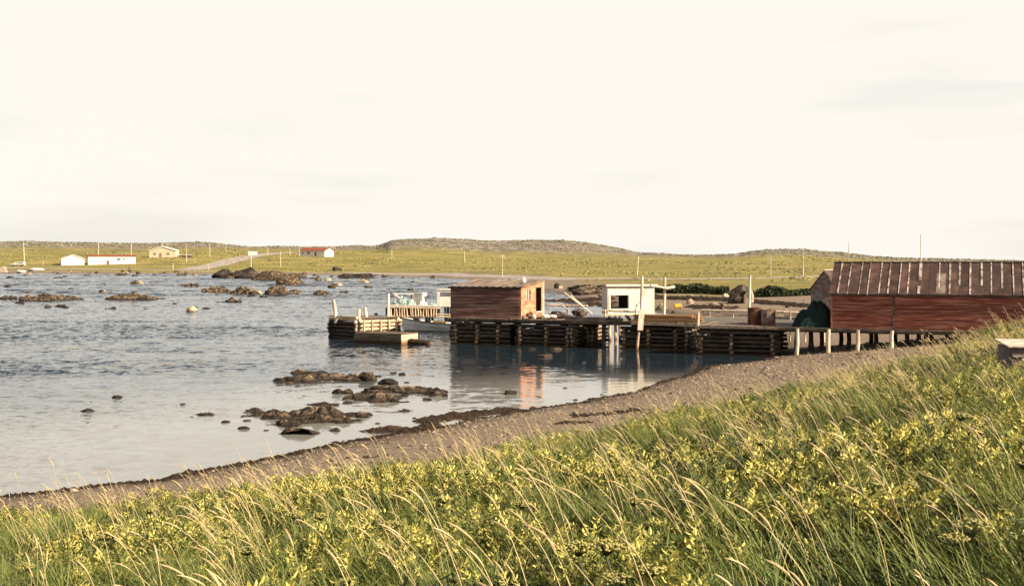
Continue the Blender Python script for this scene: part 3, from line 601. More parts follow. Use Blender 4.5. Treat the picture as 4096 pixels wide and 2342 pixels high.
# ------------------------------------------------------------------ white shed with the see-through window
def white_shed():
    ph = R(10); c = Vector((math.cos(ph), math.sin(ph), 0)); bk = Vector((-math.sin(ph), math.cos(ph), 0))
    O = Vector((7.0, 83.4, 0)) * K; Wd, D, Z0, ZF, ZB = 3.55 * K, 1.5, zk(1.62), zk(3.72), zk(3.54)
    def P(u, b, z): return O + c * u + bk * b + UP * z
    th = thing('store_shed', 'small white board shed with a square hole of a window', 'shed', tuple(P(Wd / 2, D / 2, Z0)), None)
    wz0, wz1, wu0, wu1 = zk(2.06), zk(3.05), .16 * K, 1.62 * K
    n = 16; bw = Wd / n
    for i in range(n):
        u = (i + .5) * bw; w_ = bw * .97; j = J(.008)
        segs = [(Z0 - random.uniform(0, .06), ZF)]
        if wu0 < u < wu1: segs = [(Z0 - random.uniform(0, .06), wz0), (wz1, ZF)]
        for a, b in segs: bar(th, 'wall_board', P(u, -.02 + j, a), P(u, -.02 + j, b), w_, .03, 'white_board', side=c)
    for u in (wu0 - .03, wu1 + .03): bar(th, 'window_frame', P(u, -.05, wz0 - .04), P(u, -.05, wz1 + .06), .06, .03, 'white_paint', side=c)
    for z in (wz0 - .03, wz1 + .03): bar(th, 'window_frame', P(wu0 - .0, -.05, z), P(wu1 + .0, -.05, z), .03, .06, 'white_paint', side=bk)
    for i in range(7):
        b = (i + .5) * D / 7
        bar(th, 'side_board', P(0, b, Z0), P(0, b, ZF - (ZF - ZB) * b / D), .03, D / 7 * .97, 'white_board', side=c); bar(th, 'side_board', P(Wd, b, Z0), P(Wd, b, ZF - (ZF - ZB) * b / D), .03, D / 7 * .97, 'white_board', side=c)
    # back wall: open on one side, boarded dark on the other
    for i in range(10):
        u = (i + .5) * Wd / 10
        if u < 1.22: bar(th, 'back_board', P(u, D, Z0), P(u, D, zk(2.12)), Wd / 10 * .98, .03, 'dark_wood', side=c); bar(th, 'back_board', P(u, D, zk(2.98)), P(u, D, ZB), Wd / 10 * .98, .03, 'dark_wood', side=c)
        else: bar(th, 'back_board', P(u, D, Z0), P(u, D, ZB), Wd / 10 * .985, .03, 'dark_wood', side=c)
    quadwall(th, 'inner_shade_sheet', [P(1.2, D - .03, Z0), P(Wd - .04, D - .03, Z0), P(Wd - .04, D - .03, ZB), P(1.2, D - .03, ZB)], 'black', -bk * .02)  # black sheet stands for the shade inside the shed
    quadwall(th, 'roof', [P(-.14, -.2, ZF + .03), P(Wd + .2, -.2, ZF + .03), P(Wd + .2, D + .25, ZB - .02), P(-.14, D + .25, ZB - .02)], 'white_paint', UP * .06)
    bar(th, 'fascia_board', P(-.14, -.215, ZF + .05), P(Wd + .2, -.215, ZF + .05), .03, .13, 'white_board', side=bk)
    [log(th, 'pile', P(u, b, -1.2), P(u, b, Z0 - .05), .11, 'pale_log') for u in (.15, .9) for b in (.1, 1.3)]
    bar(th, 'sill_beam', P(-.3, -.06, Z0 - .02), P(Wd + .1, -.06, Z0 - .02), .14, .12, 'pale_log')
    return th
white_shed()

# ------------------------------------------------------------------ small old grey shed behind the red one
def grey_shed():
    O = at(3243, 1240, 98.0); O.z = 0; Wd, D, Z0, ZE, ZR = 2.24, 7.0, .5, 3.12, 4.64
    def P(u, b, z): return O + AX * u + BX * b + UP * z
    th = thing('old_shed', 'old grey shingled gable shed peeping out behind the long red shed', 'shed', tuple(P(Wd / 2, D / 2, Z0)), None)
    quadwall(th, 'gable_wall', [P(0, 0, Z0), P(Wd, 0, Z0), P(Wd, 0, ZE), P(Wd / 2, 0, ZR), P(0, 0, ZE)], 'grey_board', BX * .1)
    quadwall(th, 'back_wall', [P(0, D, Z0), P(Wd, D, Z0), P(Wd, D, ZE), P(Wd / 2, D, ZR), P(0, D, ZE)], 'grey_board', BX * .1)
    quadwall(th, 'side_wall', [P(.003, .11, Z0), P(.003, D - .01, Z0), P(.003, D - .01, ZE), P(.003, .11, ZE)], 'grey_board', AX * .1)
    quadwall(th, 'side_wall', [P(Wd - .003, .11, Z0), P(Wd - .003, D - .01, Z0), P(Wd - .003, D - .01, ZE), P(Wd - .003, .11, ZE)], 'grey_board', -AX * .1)
    for k in range(14):
        z = Z0 + .9 + k * .2
        if z > ZR - .2: break
        ins = 0 if z < ZE else (z - ZE) / (ZR - ZE) * Wd / 2
        u = ins
        while u < Wd - ins - .1:
            w_ = random.uniform(.22, .4)
            e = min(u + w_, Wd - ins)
            if not (.36 < (u + e) / 2 < .85 and 1.75 < z < 2.95) : bar(th, 'shingle', P(u + .01, -.02, z + J(.01)), P(e - .01, -.02, z + J(.01)), .03, .19, 'grey_board', side=(-BX + UP * .12))
            u = e
    quadwall(th, 'window', [P(.38, -.012, 1.8), P(.84, -.012, 1.8), P(.84, -.012, 2.9), P(.38, -.012, 2.9)], 'glass', BX * .01)
    for z in (1.78, 2.35, 2.92): bar(th, 'window_bar', P(.36, -.03, z), P(.86, -.03, z), .03, .04, 'grey_board')
    quadwall(th, 'roof', [P(-.15, -.15, ZE - .12), P(-.15, D + .1, ZE - .12), P(Wd / 2, D + .1, ZR + .05), P(Wd / 2, -.15, ZR + .05)], 'roof_felt', UP * .07)
    quadwall(th, 'roof', [P(Wd + .15, -.15, ZE - .12), P(Wd + .15, D + .1, ZE - .12), P(Wd / 2, D + .1, ZR + .05), P(Wd / 2, -.15, ZR + .05)], 'roof_felt', UP * .07)
    bar(th, 'ridge_cap', P(Wd / 2, .1, ZR + .15), P(Wd / 2, D, ZR + .15), .12, .05, 'pale_pole')
    bar(th, 'verge_board', P(Wd + .13, -.17, ZE - .1), P(Wd / 2, -.17, ZR + .05), .03, .12, 'pale_batten', side=BX)
    return th
grey_shed()

# ------------------------------------------------------------------ gear on the wharf
def lumber():
    th = thing('lumber_stack', 'stack of orange brown planks at the edge of the wharf', 'lumber', tuple(w1(15.4, .8, DZ)), None)
    for k in range(6):
        for j in range(4):
            z = DZ + .05 + k * .075; b = .25 + j * .3 + J(.04); t0 = 13.4 + J(.25) - (0.5 if k > 3 and j == 0 else 0); t1 = 17.55 + J(.3)
            if k == 5: t0, t1 = 13.2 + J(.3), 17.2 + J(.4)
            bar(th, 'plank', w1(t0, b, z), w1(t1, b + J(.05), z + J(.01)), .27, .055, 'lumber')
    return th
lumber()
def drum(px, d0, label, m, r=.40, h=1.0, sides=16):
    c = atk(px, 1300, d0); c.z = DW
    th = thing('oil_drum', label, 'drum', tuple(c), 'rusty drums on the wharf')
    v = []; f = []; prof = [(0, r * .97), (0, r), (.02, r)]
    for k in range(1, 4): z = h * k / 4; prof += [(z - .03, r), (z, r * 1.035), (z + .03, r)]
    prof += [(h, r), (h, r * .95), (h - .03, r * .93)]
    for z, q in prof:
        for j in range(sides): a = 2 * math.pi * j / sides; v.append((c.x + q * math.cos(a), c.y + q * math.sin(a), c.z + z))
    n = len(prof)
    for i in range(n - 1):
        for j in range(sides): j2 = (j + 1) % sides; f.append((i * sides + j, i * sides + j2, (i + 1) * sides + j2, (i + 1) * sides + j))
    f.append(tuple((n - 1) * sides + j for j in range(sides))); f.append(tuple(range(sides))[::-1])
    mesh('drum_shell', v, f, m, th)
    mesh('bung', [(c.x + .2 + .04 * math.cos(k), c.y + .04 * math.sin(k), c.z + h - .03 + zz) for zz in (0, .03) for k in range(6)], [tuple(range(6, 12))] + [(i, (i + 1) % 6, 6 + (i + 1) % 6, 6 + i) for i in range(6)], 'black', th)
drum(3018, 71.2, 'dark rusty drum beside the lighter drum on the wharf', 'rust', .41, 1.03)
drum(3073, 70.6, 'grey drum streaked with rust beside the dark rusty drum', 'rust_grey', .42, .95)
# net heap by the red shed
def clothy(name, c, ex, ey, ez, m, seed, label=None, parent=None, n=26, amp=.16):
    v = []; f = []
    for i in range(n + 1):
        for j in range(n + 1):
            x, y = i / n * 2 - 1, j / n * 2 - 1; r2 = x * x + y * y
            k = np.array([x * 2.3 + seed, y * 2.3 + seed * 1.7]); hh = max(0, 1 - r2) ** .6 * ez * (1 + .5 * float(fbm(k[0:1], k[1:2], 3, seed)[0])) + amp * float(fbm(k[0:1] * 4, k[1:2] * 4, 3, seed + 5)[0])
            p = Vector(c) + AX * (x * ex) + BX * (y * ey) + UP * max(-.02, hh); v.append(tuple(p))
    for i in range(n):
        for j in range(n): a = i * (n + 1) + j; f.append((a, a + n + 1, a + n + 2, a + 1))
    return mesh(name, v, f, m, parent) if parent else solo(name, v, f, m)
nh = thing('net_heap', 'tall heap of dark green fishing net against the red shed', 'fishing net', tuple(w2(7.1, 1.2, DZ)))
clothy('dark_net', w2(7.15, 1.3, DZ), .95, 1.0, 1.28, 'dark_net', 3, parent=nh); clothy('dark_net', w2(6.45, 1.3, DZ), .8, .9, .85, 'dark_net', 6, parent=nh)
clothy('green_net', w2(6.75, .55, DZ), .55, .45, .5, 'green_net', 9, parent=nh)
# rail fence along the back of the deck
def rails():
    th = thing('rail_fence', 'pale pole rail fence with a wide white board behind the drums', 'fence', tuple(w2(3.5, 4.4, DZ)))
    for z, r in ((2.22, .07), (1.93, .065), (2.06, .03)):
        log(th, 'rail', w2(-1.3, 7.0, z - .04), w2(4.2, 6.95, z - .06), r, 'pale_pole'); log(th, 'rail', w2(4.0, 7.0, z - .08), w2(7.4, 7.0, z - .16), r, 'pale_pole')
    bar(th, 'wide_board', w2(-1.2, 6.85, 1.56), w2(3.4, 6.85, 1.54), .04, .30, 'white_board', side=BX); bar(th, 'wide_board', w2(3.5, 6.87, 1.50), w2(7.3, 6.87, 1.48), .04, .30, 'white_board', side=BX)
    for t in (-.8, .8, 2.0, 3.3, 4.6, 5.6, 6.8): log(th, 'rail_post', w2(t, 6.95, .2), w2(t + J(.03), 6.95, 2.2), .045, 'pale_pole')
rails()
def post(name, label, cat, p0, p1, r, m='pale_pole', group=None):
    th = log(None, name, p0, p1, r, m); th['label'] = label; th['category'] = cat
    if group: th['group'] = group
    return th
GP = 'poles standing on the wharf'
post('wharf_post', 'short pale post at the corner where the lumber stack ends', 'post', w2(.02, -.1, 1.3), w2(.06, -.1, 2.36), .085, group=GP)
a = atk(2998, 1300, 74.0); post('wharf_pole', 'tall pale pole standing behind the dark rusty drum', 'pole', (a.x - .05, a.y, DW - .1), (a.x + .02, a.y, zk(4.62)), .078, group=GP)
a = atk(2655, 1240, 79.6); post('wharf_pole', 'thin pale pole crossed by a spar beside the white shed', 'pole', (a.x, a.y, DW), (a.x + .06, a.y, zk(4.42)), .095, group=GP)
mp_ = thing('mooring_pole', 'tall mooring pole with a thick squared fender in front of the lumber', 'pole', tuple(w1(13.95, -.3, -.6)), GP)
q = w1(13.95, -.36, 0)
log(mp_, 'lower_pole', (q.x - .28, q.y, -.8), (q.x - .02, q.y, zk(1.5)), .085, 'pale_log'); bar(mp_, 'fender_timber', (q.x - .02, q.y - .12, zk(1.02)), (q.x + .1, q.y - .1, zk(2.36)), .34, .14, 'pale_pole', side=(1, 0, 0)); log(mp_, 'upper_pole', (q.x + .08, q.y, zk(2.2)), (q.x + .12, q.y, zk(4.55)), .09, 'pale_pole')
a = atk(2602, 1141, 76.0); b = atk(2672, 1153, 79.4); post('spar', 'crooked pale spar lying across two poles beside the white shed', 'spar', a, b, .06); 
a = atk(2660, 1154, 79.2); b = atk(2699, 1146, 79.3); post('spar', 'short thick log end beyond the thin pole by the white shed', 'spar', a, b, .11)
a = atk(2590, 1150, 74.4); b = atk(2537, 1246, 75.0); post('rope', 'slack pale rope running down from the mooring pole', 'rope', a, b, .018)
a = w1(13.1, .3, 1.6); b = w1(13.45, .2, 2.1)
post('short_log', 'short dark log end sticking out beside the lumber stack', 'log', a, w1(12.75, .25, 1.95), .09, 'dark_wood')
# yellow tub and pale rock behind the stack
yt = thing('yellow_tub', 'yellow plastic tub lying on its side behind the lumber stack', 'tub', tuple(atk(2708, 1231, 81)))
def tub(th, p0, p1, r0, r1, m, rim, n=12):
    p0, p1 = Vector(p0), Vector(p1); ax = (p1 - p0).normalized(); s = ax.orthogonal().normalized(); u = ax.cross(s); v = []; f = []
    for c, q in ((p0, r0), (p1, r1), (p1, r1 * .9), (p0 + ax * .05, r0 * .85)):
        for j in range(n): a = 2 * math.pi * j / n; v.append(tuple(c + s * q * math.cos(a) + u * q * math.sin(a)))
    for i in range(3):
        for j in range(n): f.append((i * n + j, i * n + (j + 1) % n, (i + 1) * n + (j + 1) % n, (i + 1) * n + j))
    f += [tuple(range(n))[::-1], tuple(range(3 * n, 4 * n))]
    mesh('tub_body', v, f, m, th, smooth=False)
    v = []; f = []
    for c in (p1 - ax * .03, p1 + ax * .02):
        for q in (r1 * 1.08, r1 * .92):
            for j in range(n): a = 2 * math.pi * j / n; v.append(tuple(c + s * q * math.cos(a) + u * q * math.sin(a)))
    for j in range(n):
        k = (j + 1) % n; f += [(j, k, 2 * n + k, 2 * n + j), (2 * n + j, 2 * n + k, 3 * n + k, 3 * n + j), (n + j, 3 * n + j, 3 * n + k, n + k)]
    mesh('tub_rim', v, f, rim, th)
tub(yt, atk(2698, 1224, 81), atk(2722, 1223, 81.1), .15, .19, 'yellow', 'pale_batten')

# clutter in front of the doorway: floats, billets, baskets, leaning oars
jk = [(2136, 1254, 'white float in front of the doorway sill', 'float', .16, .3, 'white_paint'), (2147, 1257, 'pale float beside the heap at the doorway', 'float', .17, .26, 'pale_batten'), (2129, 1268, 'small pale stone at the corner of the brown shed', 'stone', .1, .16, 'pale_rock'),
      (2182, 1262, 'long white bundle lying right outside the doorway', 'bundle', .32, .3, 'white_paint'), (2212, 1261, 'white oval float between the doorway and the rail', 'float', .26, .27, 'white_paint'), (2254, 1262, 'grey green float on the rubbish near the edge timbers', 'float', .22, .25, 'teal_net'),
      (2098, 1268, 'pale lump at the foot of the corner board', 'stone', .1, .2, 'pale_batten')]
for i, (px, py, lab, cat, r, h, m) in enumerate(jk):
    d = 78.3 + .6 * (i % 3); p = atk(px, py, d); p.z = DW
    tag(lumpy(cat if cat != 'stone' else 'small_stone', None, p, r, r * .7, h, m, 7, .09, 40 + i), lab, cat)
for i, (px, d, ex, ez, m, lab) in enumerate([(2120, 78.6, .16, .42, 'rust', 'dark rusty can standing below the shed window'), (2160, 78.8, .55, .22, 'lumber', 'brown heap of rope and billets below the doorway'), (2235, 79.6, .6, .38, 'dark_wood', 'dark heap of old traps behind the grey green float'), (2262, 79.2, .8, .2, 'grey_board', 'flat grey heap of netting beside the edge timbers'),
                                             (2318, 81.2, .5, .5, 'dark_wood', 'dark barrel shaped heap under the leaning oars'), (2205, 78.4, .4, .1, 'rust', 'low brown coil of rope in front of the doorway')]):
    p = atk(px, 1270, d); p.z = DW
    tag(lumpy('gear_heap', None, p, ex, .4, ez, m, 8, .3, 60 + i), lab, 'heap')
lf = thing('low_rail', 'low pale rail between the brown shed and the white shed', 'rail', tuple(w1(8.2, 4.6, DZ)))
log(lf, 'rail', w1(5.6, 4.7, 2.35), w1(8.6, 4.7, 2.36), .06, 'pale_pole'); log(lf, 'rail', w1(9.6, 4.9, 2.0), w1(12.5, 4.9, 1.98), .07, 'pale_pole')
for t, z in ((7.0, 2.45), (9.9, 2.1), (12.2, 2.5)): log(lf, 'rail_post', w1(t, 4.75, DZ - .1), w1(t, 4.75, z), .055, 'pale_pole')
post('oar', 'long pale oar leaning over the wharf beside the white shed', 'oar', atk(2368, 1254, 79.5), atk(2258, 1171, 80.6), .05, group='oars leaning over the wharf')
post('oar', 'shorter second oar lying along the long leaning oar', 'oar', atk(2330, 1224, 79.9), atk(2284, 1181, 80.6), .06, group='oars leaning over the wharf')
post('oar', 'thin oar leaning near the low rail post', 'oar', atk(2275, 1240, 80), atk(2236, 1209, 80.6), .035, group='oars leaning over the wharf')

# ------------------------------------------------------------------ outer crib with its posts, floating box, far stage, boat
OC = at(1434, 1352, 80.5); OC.z = 0
th50 = R(48); LX = Vector((-math.cos(th50), math.sin(th50), 0)); RX = Vector((math.sin(th50), math.cos(th50), 0))
def oc(l, r, z=0.0): return OC + LX * l + RX * r + UP * z
def outer_crib():
    th = thing('log_crib', 'pale outer log crib with three standing posts beside the moored boat', 'log crib', tuple(oc(1.6, 1.6, 0)), 'log cribs carrying the wharf')
    Lw = 3.35
    for k in range(6):
        z = 1.36 - k * .27
        for r_ in (0, Lw): log(th, 'log', oc(-.3 + J(.1), r_, z), oc(Lw + .35 + J(.1), r_, z + J(.03)), .115, 'log' if k else 'pale_log')
        for l_ in (0, Lw): log(th, 'log', oc(l_, -.3 + J(.1), z - .13), oc(l_, Lw + .3 + J(.1), z - .13 + J(.02)), .115, 'pale_log' if l_ == 0 else 'log')  # sunward face and top course get pale wood: sunlight put into the colour
    for k in range(5): log(th, 'upright', oc(-.13, .4 + k * .72, -.3), oc(-.13, .4 + k * .72 + J(.05), 1.3), .07, 'pale_log')
    for k in range(11): bar(th, 'plank', oc(-.1, .15 + k * .3, 1.47), oc(Lw + .1, .15 + k * .3, 1.47), .25, .05, 'deck_plank')
    log(th, 'cap_log', oc(-.1, -.16, 1.55), oc(Lw + .1, -.16, 1.58), .09, 'pale_pole')
    o = mesh('dark_core', [tuple(oc(l_, r_, z)) for z in (-.5, 1.1) for (l_, r_) in ((.25, .25), (Lw - .25, .25), (Lw - .25, Lw - .25), (.25, Lw - .25))], [(3, 2, 1, 0), (4, 5, 6, 7), (0, 1, 5, 4), (1, 2, 6, 5), (2, 3, 7, 6), (3, 0, 4, 7)], 'black', th); o['kind'] = 'stuff'  # black block added to keep the inside of the crib dark
outer_crib()
GM = 'mooring posts on the outer crib'
post('mooring_post', 'tallest leaning post at the outer end of the pale crib', 'post', at(1344, 1292, 82.2), at(1333, 1197, 82.2), .13, group=GM)
post('mooring_post', 'short post on the near corner of the pale crib', 'post', at(1437, 1284, 81), at(1436, 1235, 81), .12, group=GM)
post('mooring_post', 'short slanting post just behind the corner post of the crib', 'post', at(1466, 1282, 82.5), at(1458, 1229, 82.5), .12, group=GM)
post('mooring_post', 'tall straight post where the far slatted stage begins', 'post', at(1550, 1345, 90), at(1553, 1174, 91), .125, group=GM)

def float_box():
    ya = R(27); c = Vector((math.cos(ya), -math.sin(ya), 0)); e = Vector((math.sin(ya), math.cos(ya), 0))
    O = at(1421, 1368, 77.0); O.z = 0
    def P(u, b, z): return O + c * u + e * b + UP * z
    th = thing('floating_box', 'half sunk floating plank box with a sunlit end', 'floating box', tuple(P(1.7, .9, 0)))
    Lb, Wb = 3.65, 2.0
    for k in range(4):
        z = -.1 + k * .19
        bar(th, 'side_plank', P(0, 0, z + .09), P(Lb, 0, z + .09 + J(.01)), .05, .18, 'wet_crate', side=e); bar(th, 'side_plank', P(0, Wb, z + .09), P(Lb, Wb, z + .09), .05, .18, 'wet_crate', side=e)
        bar(th, 'end_plank', P(Lb + .03, -.02, z + .09), P(Lb + .03, Wb + .02, z + .09), .05, .18, 'pale_log', side=c); bar(th, 'end_plank', P(-.03, -.02, z + .09), P(-.03, Wb + .02, z + .09), .05, .18, 'wet_crate', side=c)  # end facing the sun gets pale wood, its sunlight put into the colour
    for k in range(9): bar(th, 'top_plank', P(-.02, .1 + k * .225, .70 + J(.008)), P(Lb + .02, .1 + k * .225, .70 + J(.008)), .2, .05, 'wet_crate')
    for z in (.2, .46): bar(th, 'knot_hole', P(1.83, -.035, z), P(1.95, -.035, z), .03, .1, 'black', side=e)
    a = P(Lb + .15, .9, 0)
    post('sunken_log', 'dark waterlogged timber floating off the end of the plank box', 'log', tuple(a + UP * .16), tuple(a + c * 1.5 + UP * .06), .2, 'weed')
float_box()

O3 = at(1552, 1262, 95.0); O3.z = 0
AX3 = Vector((math.cos(R(4)), -math.sin(R(4)), 0)); BX3 = Vector((math.sin(R(4)), math.cos(R(4)), 0))   # the far stage faces more to the sun
def w3(t, b=0.0, z=0.0): return O3 + AX3 * t + BX3 * b + UP * z
def far_stage():
    th = thing('slatted_stage', 'far landing stage with a row of upright pale slats', 'stage', tuple(w3(2.5, 2, 1)))
    zt = 1.72
    for k in range(30): bar(th, 'deck_plank', w3(.1 + k * .22, -.1 + J(.05), zt + .06), w3(.1 + k * .22, 4.2, zt + .06), .2, .05, 'deck_plank')
    log(th, 'top_rail', w3(-.1, -.2, zt + .0), w3(4.4, -.2, zt - .08), .085, 'pale_pole'); log(th, 'top_rail', w3(-.1, -.2, zt + .13), w3(6.5, -.2, zt + .06), .06, 'pale_pole')
    log(th, 'bottom_rail', w3(-.1, -.16, .96), w3(6.5, -.16, .90), .08, 'pale_log'); log(th, 'bottom_rail', w3(3.9, -.16, 1.14), w3(6.6, -.16, 1.05), .06, 'pale_pole')
    for k in range(18):
        t = .3 + k * .225 + J(.035); log(th, 'slat', w3(t + J(.05), -.2 + J(.02), .95), w3(t + J(.05), -.2 + J(.02), zt - .04), random.uniform(.045, .065), 'pale_log')
    quadwall(th, 'slat_shade_sheet', [w3(.05, .45, .8), w3(4.3, .45, .8), w3(4.3, .45, zt), w3(.05, .45, zt)], 'lumber', BX3 * .05)  # brown sheet added for the shaded space behind the slats
    quadwall(th, 'end_wall', [w3(-.15, -.05, .2), w3(-.15, 1.4, .2), w3(-.15, 1.4, zt), w3(-.15, -.05, zt)], 'dark_wood', -AX3 * .05)
    for t in (0, 1.6, 3.2, 4.8, 6.4):
        for b in (.1, 2.0, 4.0): log(th, 'pile', w3(t, b, -1.2), w3(t, b, zt), .11, 'dark_wood')
far_stage()
zs = 1.80
fr = thing('pole_frame', 'white painted pole frame standing on the far slatted stage', 'frame', tuple(w3(.8, 1.2, zs)))
def w3p(px, py, b):     # stage point at photo column px, depth b, with the height read from the photo
    r = (px - CX) / FOC; o = O3 + BX3 * b; t = (r * o.y - o.x) / (AX3.x - r * AX3.y); q = o + AX3 * t; return at(px, py, q.y)
bar(fr, 'frame_post', w3p(1576, 1222, 1.0), w3p(1577, 1172, 1.0), .15, .08, 'white_paint', side=AX); bar(fr, 'top_bar', w3p(1572, 1173, 1.0), w3p(1655, 1176, 1.0), .07, .08, 'white_paint'); bar(fr, 'brace', w3p(1580, 1177, .9), w3p(1602, 1192, .9), .06, .11, 'white_paint'); bar(fr, 'frame_post', w3p(1647, 1222, 1.1), w3p(1647, 1177, 1.1), .16, .07, 'lumber', side=AX)
tn = thing('net_heap', 'pale teal fishing net heaped on the far slatted stage', 'fishing net', tuple(w3p(1615, 1225, 1.0)))
for px, ex, ez, s_ in ((1612, .62, .72, 12), (1640, .6, .55, 15), (1592, .35, .4, 18)): q = w3p(px, 1225, .9); q.z = zs; clothy('net_fold', q, ex, .55, ez, 'teal_net', s_, parent=tn, n=18)
tag(clothy('net_heap', Vector((w3p(1728, 1225, 1.0).x, w3p(1728, 1225, 1.0).y, zs)), .4, .4, .26, 'teal_net', 21, n=14), 'small flat net heap beside the white cabin', 'fishing net')
bx = thing('fish_tub', 'big white fish tub behind the teal net', 'tub', tuple(w3p(1674, 1212, 1.6)))
q = w3p(1674, 1225, 1.6); q.z = zs
quadwall(bx, 'tub_wall', [q - AX * .4, q + AX * .4, q + AX * .38 + UP * 1.0, q - AX * .38 + UP * 1.0], 'white_paint', BX * .06); quadwall(bx, 'tub_wall', [q - AX * .4 + BX * .7, q + AX * .4 + BX * .7, q + AX * .38 + BX * .7 + UP * 1.0, q - AX * .38 + BX * .7 + UP * 1.0], 'white_paint', BX * .06)
quadwall(bx, 'tub_wall', [q + AX * .38 + BX * .062, q + AX * .38 + BX * .698, q + AX * .36 + BX * .698 + UP, q + AX * .36 + BX * .062 + UP], 'white_paint', -AX * .06); quadwall(bx, 'tub_wall', [q - AX * .38 + BX * .062, q - AX * .38 + BX * .698, q - AX * .36 + BX * .698 + UP, q - AX * .36 + BX * .062 + UP], 'white_paint', AX * .06)
quadwall(bx, 'tub_lid', [q - AX * .42 - BX * .03 + UP * 1.005, q + AX * .42 - BX * .03 + UP * 1.005, q + AX * .42 + BX * .79 + UP * 1.005, q - AX * .42 + BX * .79 + UP * 1.005], 'white_paint', UP * .05)
q = w3p(1690, 1225, .9); q.z = zs; tag(clothy('tarp', q, .5, .5, .4, 'white_paint', 25, n=14, amp=.03), 'crumpled white tarp in front of the fish tub', 'tarp')
def cabin():
    O = w3p(1748, 1228, 1.4); O.z = zs - .05; h = 1.36; Wc, D = 2.2, 1.7; ph = R(8); c = Vector((math.cos(ph), math.sin(ph) * -1, 0)); e = Vector((math.sin(ph), math.cos(ph), 0))
    def P(u, b, z): return O + c * u + e * b + UP * z
    th = thing('white_cabin', 'small white cabin with a wide window partly hidden behind the brown shed', 'cabin', tuple(P(1.1, .8, 0)))
    w0, w1_, z0, z1 = .24, 1.5, .80, 1.16
    for a, b, u, v_ in ((0, w0, 0, h), (w1_, Wc, 0, h), (w0, w1_, 0, z0), (w0, w1_, z1, h)): quadwall(th, 'front_panel', [P(a + .001, 0, u), P(b - .001, 0, u), P(b - .001, 0, v_), P(a + .001, 0, v_)], 'white_paint', e * .06)
    quadwall(th, 'window_pane', [P(w0, .03, z0), P(w1_, .03, z0), P(w1_, .03, z1), P(w0, .03, z1)], 'glass', e * .01)
    quadwall(th, 'side_panel', [P(.003, .061, 0), P(.003, D, 0), P(.003, D, h), P(.003, .061, h)], 'white_paint', c * .06); quadwall(th, 'side_panel', [P(Wc - .003, .061, 0), P(Wc - .003, D, 0), P(Wc - .003, D, h), P(Wc - .003, .061, h)], 'white_paint', -c * .06)
    quadwall(th, 'back_panel', [P(.07, D, 0), P(Wc - .07, D, 0), P(Wc - .07, D, h), P(.07, D, h)], 'white_paint', -e * .06)
    quadwall(th, 'roof', [P(-.08, -.08, h + .003), P(Wc + .08, -.08, h + .003), P(Wc + .08, D + .08, h + .003), P(-.08, D + .08, h + .003)], 'white_paint', UP * .06)
cabin()

def boat(name, label, cat, B0, B1, beam, h0, h1, hm='boat_hull', group=None, flip=False):
    """open clinker boat: bow at B0, transom at B1 (plan points on the water), freeboard h0 at the bow and h1 at the stern"""
    B0, B1 = Vector((B0[0], B0[1], 0)), Vector((B1[0], B1[1], 0)); ax = (B1 - B0); Lb = ax.length; ax /= Lb; sd = Vector((-ax.y, ax.x, 0))
    th = thing(name, label, cat, tuple((B0 + B1) / 2), group)
    ns, nr = 16, 7; v = []; f = []
    def sec(t, k, off=0.0):
        s = k / (nr - 1); wdt = beam / 2 * (1 - (1 - t) ** 2.3) ** .85 * (1 - .12 * max(0, t - .6)) ; hh = h1 + (h0 - h1) * (1 - t) ** 1.8
        keel = -.22 + (.24 if t < .06 else 0) * (1 - t / .06); y = wdt * (s ** .5) * (0.55 + .45 * s) ; z = keel + (hh - keel) * s ** 1.25
        bow = (1 - t) ** 3 * (s - 1) * .62
        return B0 + ax * (t * Lb - bow) + UP * z, max(y - off, .004 if t > 0 else 0)
    for i in range(ns + 1):
        for sgn in (1, -1):
            for k in range(nr):
                c, y = sec(i / ns, k); v.append(tuple(c + sd * y * sgn))
            for k in range(nr):
                c, y = sec(i / ns, k, .04); v.append(tuple(c + sd * y * sgn + UP * (.03 if k < nr - 1 else 0)))
    st = 4 * nr
    for i in range(ns):
        for q in range(4):
            for k in range(nr - 1): a = i * st + q * nr + k; b = a + st; f.append((a, b, b + 1, a + 1) if q in (0, 3) else (a, a + 1, b + 1, b))
        for q in (0, 2): a = i * st + q * nr + nr - 1; a2 = a + nr; f.append((a, a + st, a2 + st, a2))
    e = ns * st; f.append(tuple([e + k for k in range(nr)] + [e + 2 * nr + k for k in range(nr - 1, 0, -1)]))
    mesh('hull', v, f, hm, th, smooth=True)
    for sgn in (1, -1):
        vv = []; ff = []
        for i in range(ns + 1):
            c, y = sec(i / ns, nr - 1); 
            for dy, dz in ((-.03, -.04), (.035, -.04), (.035, .035), (-.03, .035)): vv.append(tuple(c + sd * (y + dy) * sgn + UP * dz))
        for i in range(ns):
            for k in range(4): ff.append((i * 4 + k, i * 4 + (k + 1) % 4, i * 4 + 4 + (k + 1) % 4, i * 4 + 4 + k))
        mesh('gunwale', vv, ff, 'dark_wood', th)
        vv = []; ff = []
        for i in range(ns + 1):
            c, y = sec(max(i / ns, .01), 4)
            for dy, dz in ((0, -.018), (.02, -.018), (.02, .018), (0, .018)): vv.append(tuple(c + sd * (y + dy) * sgn + UP * dz))
        for i in range(ns):
            for k in range(4): ff.append((i * 4 + k, i * 4 + (k + 1) % 4, i * 4 + 4 + (k + 1) % 4, i * 4 + 4 + k))
        mesh('strake', vv, ff, 'pale_batten', th)
    for t in (.35, .6, .85):
        c, y = sec(t, nr - 2); bar(th, 'thwart', c - sd * y + UP * .02, c + sd * y + UP * .02, .24, .035, 'lumber')
    return th, ax, sd, Lb, sec
b0 = at(1606, 1320, 91.0); b1 = atz(1800, 1326, 0)
